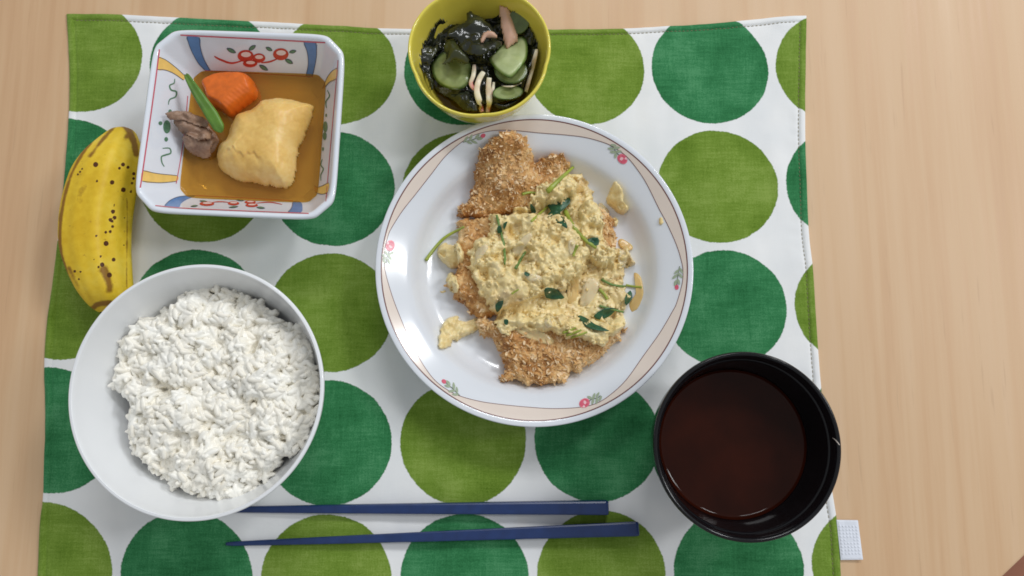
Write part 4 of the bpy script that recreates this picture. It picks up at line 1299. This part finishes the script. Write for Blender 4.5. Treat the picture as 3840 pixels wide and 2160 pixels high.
def potato_top(P, sd):
    x, y = c1inv(P, .034)
    # broad lit crown with softly meeting flanks
    crown = .0152 - .0000095 * np.maximum(0, 1030 - x) - .000006 * np.abs(y - 740)
    right = .0158 - .000034 * np.maximum(0, x - (1040 + .10 * (y - 780)))
    front = .0180 - .000040 * np.maximum(0, y - (830 + .22 * (x - 700)))
    back = .0165 - .000030 * np.maximum(0, (700 - .10 * (x - 900)) - y)
    left = .0150 - .000030 * np.maximum(0, 790 - x + .12 * (y - 800))
    k = 620.0
    h = -np.log(sum(np.exp(-k * q) for q in (crown, right, front, back, left))) / k + .0016
    # broken layers: a flake edge across the left and a step towards the front
    e1 = (y - 905) - .25 * (x - 760) + 16 * np.sin(x * .045) + 9 * np.sin(x * .13)
    h = h - .0010 * smooth(e1, -5, 5) * smooth(x, 640, 700) * (1 - smooth(x, 900, 950)) * np.exp(-np.maximum(e1, 0) / 130)
    e2 = (x - 770) + .35 * (y - 850) + 14 * np.sin(y * .06)
    h = h + .0007 * smooth(-e2, -4, 5) * smooth(y, 780, 830) * (1 - smooth(y, 930, 960))
    e3 = (x - 1050) + 12 * np.sin(y * .05)
    h = h - .0006 * smooth(e3, -4, 4) * smooth(y, 930, 980)
    return ZBROTH + h + .0004 * fbm(P, 110, 3, 3)
stew("potato_chunk", [(690, 690), (740, 615), (840, 580), (900, 520), (960, 505), (1060, 505), (1180, 540), (1285, 575), (1292, 640), (1245, 780), (1195, 900), (1180, 1040), (1150, 1130), (1110, 1168), (1040, 1160), (900, 1138), (780, 1115), (690, 1072), (615, 1000), (585, 900), (610, 830), (655, 785)], (ZBROTH + .0005, ZBROTH + .0085), potato_top, .013, M['potato'],
     "large peeled potato chunk in the square bowl", "potato", 61, .0003, power=1.9, waist=ZBROTH - .0014)
def carrot_top(P, sd):
    x, y = c1inv(P)
    s = (x - 840) * .72 + (y - 390) * .69          # across the ridge
    r = (x - 750) * .60 - (y - 480) * .80
    d = (x - 745) * .725 + (y - 490) * .69
    a = .0108 - .000010 * np.maximum(0, -d); b = .0118 - .000055 * np.maximum(0, d)
    h = np.minimum(a, b)
    return ZBROTH + h + .00008 * np.sin(r * .22) * (d > 0) + .0003 * fbm(P, 120, 5, 2)
stew("carrot_chunk", [(500, 430), (520, 390), (600, 355), (700, 345), (800, 350), (850, 380), (872, 430), (885, 480), (872, 520), (800, 570), (740, 620), (690, 642), (620, 590), (550, 550), (520, 480)], ZBROTH + .006, carrot_top, .0030, M['carrot'],
     "orange carrot chunk behind the potato in the square bowl", "carrot", 62, .0002)
def meat_top(P, sd):
    return np.maximum(ZBROTH, stew_floor(P)) + .0030 + .0015 * fbm(P, 120, 71, 3)
beef = stew("beef_slice", [(350, 690), (430, 650), (500, 660), (570, 720), (610, 800), (590, 850), (540, 905), (480, 910), (410, 870), (390, 800)], ZBROTH + .006, meat_top, .003, M['meat'],
     "crumpled grey brown beef slices at the left of the square bowl", "meat", 63, .0008, 200, power=3)
for k, (outl, z, amp) in enumerate((
    ([(385, 800), (450, 770), (540, 775), (612, 800), (600, 855), (545, 915), (480, 918), (405, 880)], ZBROTH + .0085, .0060),
    ([(300, 668), (345, 640), (420, 655), (470, 690), (530, 720), (575, 770), (560, 830), (480, 830), (400, 790), (340, 755)], ZBROTH + .0115, .0080),
    ([(262, 660), (300, 640), (380, 628), (470, 632), (520, 655), (530, 700), (480, 720), (400, 700), (330, 700), (285, 700)], ZBROTH + .0150, .0075))):
    sheet("folded_slice", outl, z, M['meat'], None, None, 200 + 3 * k, amp, 105, .0009, (-.12, 0), step=.0006, fm=c1, walls=SQF, parent=beef, rmax=False, store=SQF)
def bean():
    path = conv(c1, [(402, 368), (450, 448), (520, 556), (585, 655), (650, 770)])
    P = catmull(path, 8); W = []
    t = np.linspace(0, 1, len(P))
    z = np.interp(t, [0, .35, .7, 1], [DZ + .0375, DZ + .0385, DZ + .0375, DZ + .0345])
    for p, zz in zip(P, z): W.append(at(p[0], p[1], zz))
    rad = np.interp(t, [0, .06, .35, .75, .92, 1], [.0009, .0015, .0026, .0034, .0031, .0012])
    v, f = tube(W, rad, 16, .55)
    # seam groove along the pod
    v = np.array(v); n = 16
    for k in range(len(W)):
        for j in (3, 4, 5):
            v[k * n + j, 2] -= .0010 if j == 4 else .0003
    o = build("green_bean", v, f, M['bean']); tag(o, "cut green bean pod leaning across the carrot and beef", "green bean")
bean()
# ================================================================== YELLOW BOWL
YC, YR = circle_from(1533, 2064, -62, 446, DZ + .045)
def lobes(a, r, z):
    k = max(0.0, (z - DZ - .012) / .033)
    s = abs(math.cos(2.5 * (a - math.radians(22))))
    return 1 + k * .030 * (s ** .7 - .75)
def yellow_bowl():
    R = YR; z0 = DZ
    prof = dense([(0, z0 + .003), (R * .42, z0 + .003), (R * .44, z0 + .0004), (R * .47, z0), (R * .50, z0 + .0006), (R * .51, z0 + .004), (R * .70, z0 + .010), (R * .87, z0 + .024), (R * .955, z0 + .038), (R * .99, z0 + .0435), (R, z0 + .0450), (R * .992, z0 + .0463), (R * .972, z0 + .0466), (R * .950, z0 + .0455), (R * .925, z0 + .041), (R * .87, z0 + .030), (R * .76, z0 + .0165), (R * .5, z0 + .0085), (0, z0 + .007)], 4)
    v, f = lathe(prof, YC, 150, lobes)
    o = build("yellow_bowl", v, f, M['yellow']); tag(o, "small yellow bowl with lobed rim at the top", "bowl")
    zs = z0 + .0165
    v2, f2 = lathe([(R * .745, zs), (R * .5, zs), (0, zs)], YC, 96)
    d = build("dressing", v2, f2, M['dressing']); tag(d, "thin vinegar dressing at the bottom of the yellow bowl", "dressing")
    return v, f
ybv, ybf = yellow_bowl()
B_YB = bvh_of(ybv, ybf)
YF = [B_YB]
G_W = "seaweed pieces in the yellow bowl"
zy = DZ + .026
sheet("seaweed", [(300, 420), (700, 250), (1100, 200), (1500, 350), (1520, 700), (1400, 1050), (1000, 1180), (600, 1120), (330, 900)], DZ + .0225, M['seaweed'], "dark seaweed layer at the bottom of the yellow bowl under everything", "seaweed", 70, .006, 110, group=G_W)
sheet("seaweed", [(160, 500), (205, 465), (235, 545), (252, 460), (282, 355), (292, 480), (330, 495), (362, 490), (432, 458), (442, 540), (400, 620), (365, 700), (352, 800), (362, 900), (350, 1010), (300, 930), (240, 800), (190, 720)], DZ + .030, M['seaweed'], "jagged dark seaweed against the left wall of the yellow bowl", "seaweed", 71, .004, 150, tilt=(-.35, 0), group=G_W)
sheet("seaweed", [(1250, 130), (1350, 98), (1450, 180), (1515, 285), (1562, 335), (1572, 420), (1480, 500), (1400, 400), (1330, 250)], DZ + .033, M['seaweed'], "dark seaweed against the right wall of the yellow bowl", "seaweed", 72, .004, 150, tilt=(.3, 0), group=G_W)
sheet("seaweed", [(1480, 480), (1560, 420), (1545, 560), (1500, 720), (1440, 900), (1390, 1030), (1360, 900), (1420, 700)], DZ + .031, M['seaweed'], "narrow dark seaweed strip down the right side of the yellow bowl", "seaweed", 73, .004, 150, tilt=(.2, 0), group=G_W)
sheet("seaweed", [(560, 1040), (700, 1010), (830, 1000), (870, 1100), (885, 1200), (860, 1262), (740, 1235), (640, 1190), (580, 1120)], DZ + .029, M['seaweed'], "dark seaweed beside the crab sticks at the front wall of the yellow bowl", "seaweed", 74, .004, 150, group=G_W)
sheet("seaweed", [(1060, 1130), (1200, 1140), (1370, 1090), (1405, 1062), (1300, 1175), (1180, 1218), (1080, 1195)], DZ + .029, M['seaweed'], "dark seaweed in front of the lowest cucumber slice", "seaweed", 75, .003, 150, group=G_W)
def cuke(cx, cy, rx, ry, rot, z, label, mat='cuke', tilt=(0, 0), thick=.0017, dome=.0):
    px = ell(*c2(cx, cy), rx * .3313, ry * .3313, rot, 14)
    A = np.array([at(p[0], p[1], z) for p in px]); c = A.mean(0)
    R_ = catmull(A, 4, True); m = len(R_)
    v, f, rad = [], [], []
    lev = (1.0, .97, .90, .75, .5, .25)
    for side in (1, -1):
        for s in lev:
            for p in R_:
                q = c + (p - c) * s
                zz = z + tilt[0] * (q[0] - c[0]) + tilt[1] * (q[1] - c[1]) + dome * (1 - s * s) + side * thick * .5 * (0.75 if s == 1.0 else 1)
                v.append((q[0], q[1], zz)); rad.append(s if side == 1 else 1.0)
        v.append((c[0], c[1], z + dome + side * thick * .5)); rad.append(0)
    K = len(lev) * m + 1
    for side in (0, 1):
        b = side * K; fs = []
        for k in range(len(lev) - 1):
            for j in range(m):
                j2 = (j + 1) % m; fs.append([b + k * m + j, b + k * m + j2, b + (k + 1) * m + j2, b + (k + 1) * m + j])
        for j in range(m): fs.append([b + (len(lev) - 1) * m + j, b + (len(lev) - 1) * m + (j + 1) % m, b + K - 1])
        f += fs if side == 0 else [q[::-1] for q in fs]
    for j in range(m):
        j2 = (j + 1) % m; f.append([j, K + j, K + j2, j2])
    a = sum(p[0] * q[1] - q[0] * p[1] for p, q in zip(v[:m], v[1:m] + v[:1]))
    if a < 0: f = [q[::-1] for q in f]
    o = build("cucumber_slice", v, f, M[mat], attrs={"rad": rad}); tag(o, label, "cucumber", "cucumber slices in the yellow bowl")
    YF.append(bvh_of(v, f))
cuke(1345, 240, 125, 130, .3, DZ + .0325, "soaked cucumber slice at the upper right behind the ham", 'cukedark', (.25, .25))
cuke(1220, 1050, 175, 95, -.1, DZ + .0290, "lowest cucumber slice near the front wall of the yellow bowl", 'cuke', (0, -.35))
cuke(1255, 800, 190, 160, .2, DZ + .0300, "cucumber slice tucked under the pale one", 'cuke', (.05, -.15))
def cuke_poly(poly, label, mat, lift, thick, bend):
    px = conv(c2, poly); c = np.mean(np.array(px), 0)
    def dz(P):
        q = (P - c) / 60.0
        return bend * (q[:, 0] * .6 + q[:, 1] * .5) ** 2 + .0002 * np.sin(P[:, 0] * .11)
    o, v, f = drape("cucumber_slice", px, YF, M[mat], None, lift, thick, .9, dz=dz, seed=5)
    tag(o, label, "cucumber", "cucumber slices in the yellow bowl")
    YF.append(bvh_of(v, f))
cuke_poly([(360, 720), (420, 640), (500, 590), (600, 600), (720, 640), (795, 720), (800, 830), (780, 930), (730, 990), (640, 1020), (520, 995), (420, 930), (368, 840)], "large cucumber slice at the left of the yellow bowl", 'cuke', .0016, .0018, .0010)
cuke_poly([(1010, 660), (1080, 600), (1150, 520), (1230, 450), (1320, 398), (1400, 420), (1442, 490), (1440, 640), (1380, 750), (1270, 872), (1200, 868), (1110, 810), (1040, 730)], "pale glossy cucumber slice on top at the right", 'cukelite', .0050, .0020, -.0012)
sheet("ham_slice", [(1100, -90), (1200, -90), (1270, 160), (1352, 395), (1270, 470), (1200, 482), (1140, 250)], DZ + .0345, M['ham'], "long pink ham triangle standing up the back wall of the yellow bowl", "ham", 80, .0010, 45, .0010, (0, .16))
sheet("seaweed", [(470, 520), (530, 440), (630, 430), (690, 560), (800, 640), (785, 722), (640, 680), (480, 725), (448, 702), (500, 640)], DZ + .0345, M['seaweed2'], "thin olive seaweed lying over the left cucumber slice", "seaweed", 76, .003, 110, group=G_W)
sheet("seaweed", [(520, 420), (530, 320), (600, 270), (720, 212), (730, 110), (790, 80), (860, 112), (930, 140), (952, 190), (1020, 230), (1072, 320), (1100, 400), (1172, 460), (1130, 560), (1000, 612), (960, 652), (800, 642), (690, 570), (640, 440), (560, 425)], DZ + .0365, M['seaweed'], "big glossy black seaweed fold on top in the middle of the bowl", "seaweed", 77, .007, 75, group=G_W)
sheet("ham_slice", [(900, 450), (950, 340), (1060, 338), (1122, 400), (1000, 408), (940, 452)], DZ + .0405, M['ham'], "small pink ham end peeking out of the black seaweed", "ham", 81, .0015, 100, .001)
G_C = "crab stick shreds in the yellow bowl"
for k, (path, w, z, lab) in enumerate((
    ([(840, 735), (832, 850), (800, 945), (845, 1015)], 62, .0365, "short white crab stick shred left of the others"),
    ([(945, 815), (895, 900), (868, 1020), (895, 1140), (930, 1265)], 86, .0375, "pink and white crab stick shred leaning on the front wall"),
    ([(1010, 880), (1000, 1000), (1012, 1120), (992, 1270)], 84, .0380, "white crab stick shred beside the pink one on the front wall"),
    ([(1062, 930), (1052, 1000), (1040, 1070)], 46, .0365, "short crab stick end behind the white shred"),
    ([(1150, 972), (1270, 978), (1372, 940)], 24, .0350, "thin crab stick thread across the lower cucumber"),
    ([(1548, 560), (1490, 800), (1425, 1040)], 62, .0365, "pale crab stick lying along the right wall"))):
    P = catmull(conv(c2, path), 8); t = np.linspace(0, 1, len(P))
    W = []
    for p, q in zip(P, t):
        h = cast(p[0], p[1], YF)
        zf = (h[0].z if h is not None else DZ + z) + .0008
        zz = max(.35 * (DZ + z) + .65 * zf, zf)
        W.append(at(p[0], p[1], zz))
    W = np.array(W)
    for _ in range(4): W[1:-1] = (W[:-2] + 2 * W[1:-1] + W[2:]) / 4
    r0 = w / 2 * .3313 / FPX * .36
    rad = [r0 * (.55 + .45 * math.sin(math.pi * (.12 + .76 * q))) * (1 + .08 * math.sin(9 * q + k)) for q in t]
    v, f = tube(W, rad, 12, .5)
    o = build("crab_stick_shred", v, f, M['crab']); tag(o, lab, "crab stick", G_C)

# ================================================================== BANANA
def banana():
    rows = [(58, 448, 482), (66, 424, 505), (82, 398, 532), (108, 374, 556), (140, 350, 575), (200, 305, 600), (290, 240, 620), (400, 178, 614), (500, 141, 596), (640, 105, 572), (780, 86, 556), (900, 83, 550), (1000, 95, 550), (1120, 130, 553), (1230, 176, 554), (1310, 222, 530), (1362, 262, 480), (1384, 296, 440)]
    R_ = catmull(np.array(rows, float), 14)
    n = 200; v, spot, ridge = [], [], []
    zsil = .0215
    L = [at(*c7(a, y), zsil) for y, a, b in R_]; Rr = [at(*c7(b, y), zsil) for y, a, b in R_]
    C = (np.array(L) + np.array(Rr)) / 2; hw = np.linalg.norm(np.array(Rr) - np.array(L), axis=1) / 2
    hmax = .0185
    S = [(447, 490, 16), (525, 542, 17), (453, 694, 15), (464, 736, 14), (434, 751, 13), (448, 763, 9), (450, 797, 11), (402, 838, 10), (434, 834, 11), (405, 916, 18), (457, 1029, 14), (366, 1006, 8), (557, 385, 11), (332, 366, 18), (523, 366, 14), (498, 392, 10), (598, 430, 12), (596, 463, 10), (586, 495, 9), (578, 555, 9), (342, 481, 8), (378, 1064, 16), (352, 1080, 8), (428, 1136, 18), (461, 650, 7), (320, 1028, 6), (533, 740, 6), (530, 928, 6), (224, 416, 8), (208, 436, 8), (238, 396, 7), (186, 1110, 10), (226, 1113, 8), (215, 1165, 8), (336, 862, 9)]
    rng = np.random.default_rng(4)
    for k in range(len(R_)):
        h = min(hmax, hw[k] * .95 + .0004)
        zc = MZ + h + (hmax - h) * .35
        for j in range(n):
            a = 2 * math.pi * j / n
            # five soft flats
            q = 1 + .045 * math.cos(5 * a + .7) + .018 * math.cos(10 * a + 1.4)
            q /= 1.045
            v.append((C[k][0] + hw[k] * q * math.cos(a), C[k][1], zc + h * q * math.sin(a)))
    v = np.array(v)
    # where each surface point is seen, to place the ripeness marks on the skin
    d = v - CAMP; zc_ = d[:, 1] * ST - d[:, 2] * CT; yc_ = d[:, 1] * CT + d[:, 2] * ST
    X = (1920 + FPX * d[:, 0] / zc_ - 180) / .5382; Y = (1080 - FPX * yc_ / zc_ - 420) / .5382
    sp = np.zeros(len(v))
    up = v[:, 2] > .006
    for (x, y, r) in S:
        dd = np.sqrt((X - x) ** 2 + (Y - y) ** 2) / (r * 1.12)
        sp = np.maximum(sp, np.where(up, 1 - smooth(dd, .55, 1.25), 0))
    def near(path, w):
        P = catmull(path, 8); best = np.full(len(v), 1e9)
        for a, b in zip(P, P[1:]):
            e = b - a; t = np.clip(((X - a[0]) * e[0] + (Y - a[1]) * e[1]) / (e @ e + 1e-9), 0, 1)
            best = np.minimum(best, np.hypot(X - a[0] - t * e[0], Y - a[1] - t * e[1]))
        return np.exp(-(best / w) ** 2)
    edgeL = [(a, y) for y, a, b in rows][2:]
    rd = 1.15 * near(edgeL, 14)
    rd = np.maximum(rd, 1.0 * near([(470, 90), (400, 170), (340, 245), (290, 308)], 16))
    rd = np.maximum(rd, 1.5 * near([(430, 62), (480, 62), (530, 90), (572, 140), (600, 215), (616, 290)], 26))
    rd = np.maximum(rd, .8 * near([(560, 150), (545, 175)], 22))
    rd = np.maximum(rd, 1.1 * near([(390, 1100), (420, 1170), (430, 1240)], 34))
    rd = np.maximum(rd, 1.4 * near([(262, 1362), (300, 1372), (350, 1340), (430, 1330)], 22))
    rd = np.maximum(rd, .75 * near([(548, 600), (552, 700), (548, 1150), (552, 1230)], 8))
    rd = np.maximum(rd, .85 * near([(150, 1090), (190, 1180), (215, 1220)], 22))
    rd = np.maximum(rd, .55 * near([(230, 620), (210, 600), (260, 520)], 30))
    rd = np.maximum(rd, .7 * near([(140, 790), (195, 808)], 5)); rd = np.maximum(rd, .55 * near([(335, 860), (350, 960)], 5))
    f = []
    m = len(R_)
    for k in range(m - 1):
        for j in range(n):
            j2 = (j + 1) % n; f.append([k * n + j, k * n + j2, (k + 1) * n + j2, (k + 1) * n + j])
    f.append([j for j in range(n)][::-1])
    o = build("banana", v, f, M['banana'], attrs={"spot": sp, "ridge": rd})
    tag(o, "ripe spotted banana half left of the square bowl", "banana")
    # snapped end: pale flesh set back inside the peel
    last = v[(m - 1) * n:]; c = last.mean(0)
    vv = [c + (p - c) * .88 + np.array([0, .0006, 0]) for p in last] + [c + np.array([0, -.0006, 0])]
    build("banana_flesh", vv, [[j, (j + 1) % n, n] for j in range(n)] , M['banana_flesh'], o)
banana()

# ================================================================== CHOPSTICKS
def chopstick(p0, p1, w0, w1, label, z0, roll):
    """p0 tip pixel, p1 butt pixel; square section tapering to a fine tip"""
    a = at(p0[0], p0[1], z0 + .003); b = at(p1[0], p1[1], z0 + .004)
    d = (b - a); Ltot = np.linalg.norm(d); d /= Ltot
    side = np.cross(d, (0, 0, 1)); side /= np.linalg.norm(side); up = np.cross(side, d)
    v, f = [], []
    T = [0, .004, .02, .10, .25, .5, .75, .95, .993, .998, 1.0]
    sec = []
    for t in T:
        w = w0 + (w1 - w0) * (t ** .8)
        if t == 0: w *= .45
        if t == .004: w *= .85
        if t > .995: w *= (.96 if t < 1 else .86)
        sec.append(w)
    nb = 12
    for t, w in zip(T, sec):
        c = a + d * Ltot * t
        c = np.array([c[0], c[1], z0 + w])
        rr = .30 if t > .3 else .30 + .5 * (1 - t / .3)
        for q in range(4):
            for s in range(3):
                ang = math.pi / 2 * q + math.pi / 4 * s
                cx = math.copysign(1, math.cos(math.pi / 4 + math.pi / 2 * q)) * (1 - rr) + rr * math.cos(ang)
                cy = math.copysign(1, math.sin(math.pi / 4 + math.pi / 2 * q)) * (1 - rr) + rr * math.sin(ang)
                x = cx * math.cos(roll) - cy * math.sin(roll); y = cx * math.sin(roll) + cy * math.cos(roll)
                v.append(c + side * x * w + up * y * w)
    for k in range(len(T) - 1):
        for j in range(nb):
            j2 = (j + 1) % nb; f.append([k * nb + j, k * nb + j2, (k + 1) * nb + j2, (k + 1) * nb + j])
    f.append([j for j in range(nb)][::-1]); f.append([(len(T) - 1) * nb + j for j in range(nb)])
    f = [q[::-1] for q in f]
    o = build("chopstick", v, f, M['navy'], smooth_sh=False); tag(o, label, "chopstick", "pair of navy chopsticks")
S1 = lambda x, y: (800 + .6366 * x, 1820 + .6366 * y)
chopstick(S1(-150, 146), S1(2326, 130), .0011, .00365, "navy chopstick nearer the plate, its tip under the rice bowl", MZ + .0006, .0)
chopstick(S1(62, 349), S1(2504, 256), .0010, .0037, "navy chopstick nearer the front edge, its tip in the open", MZ + .0006, .12)
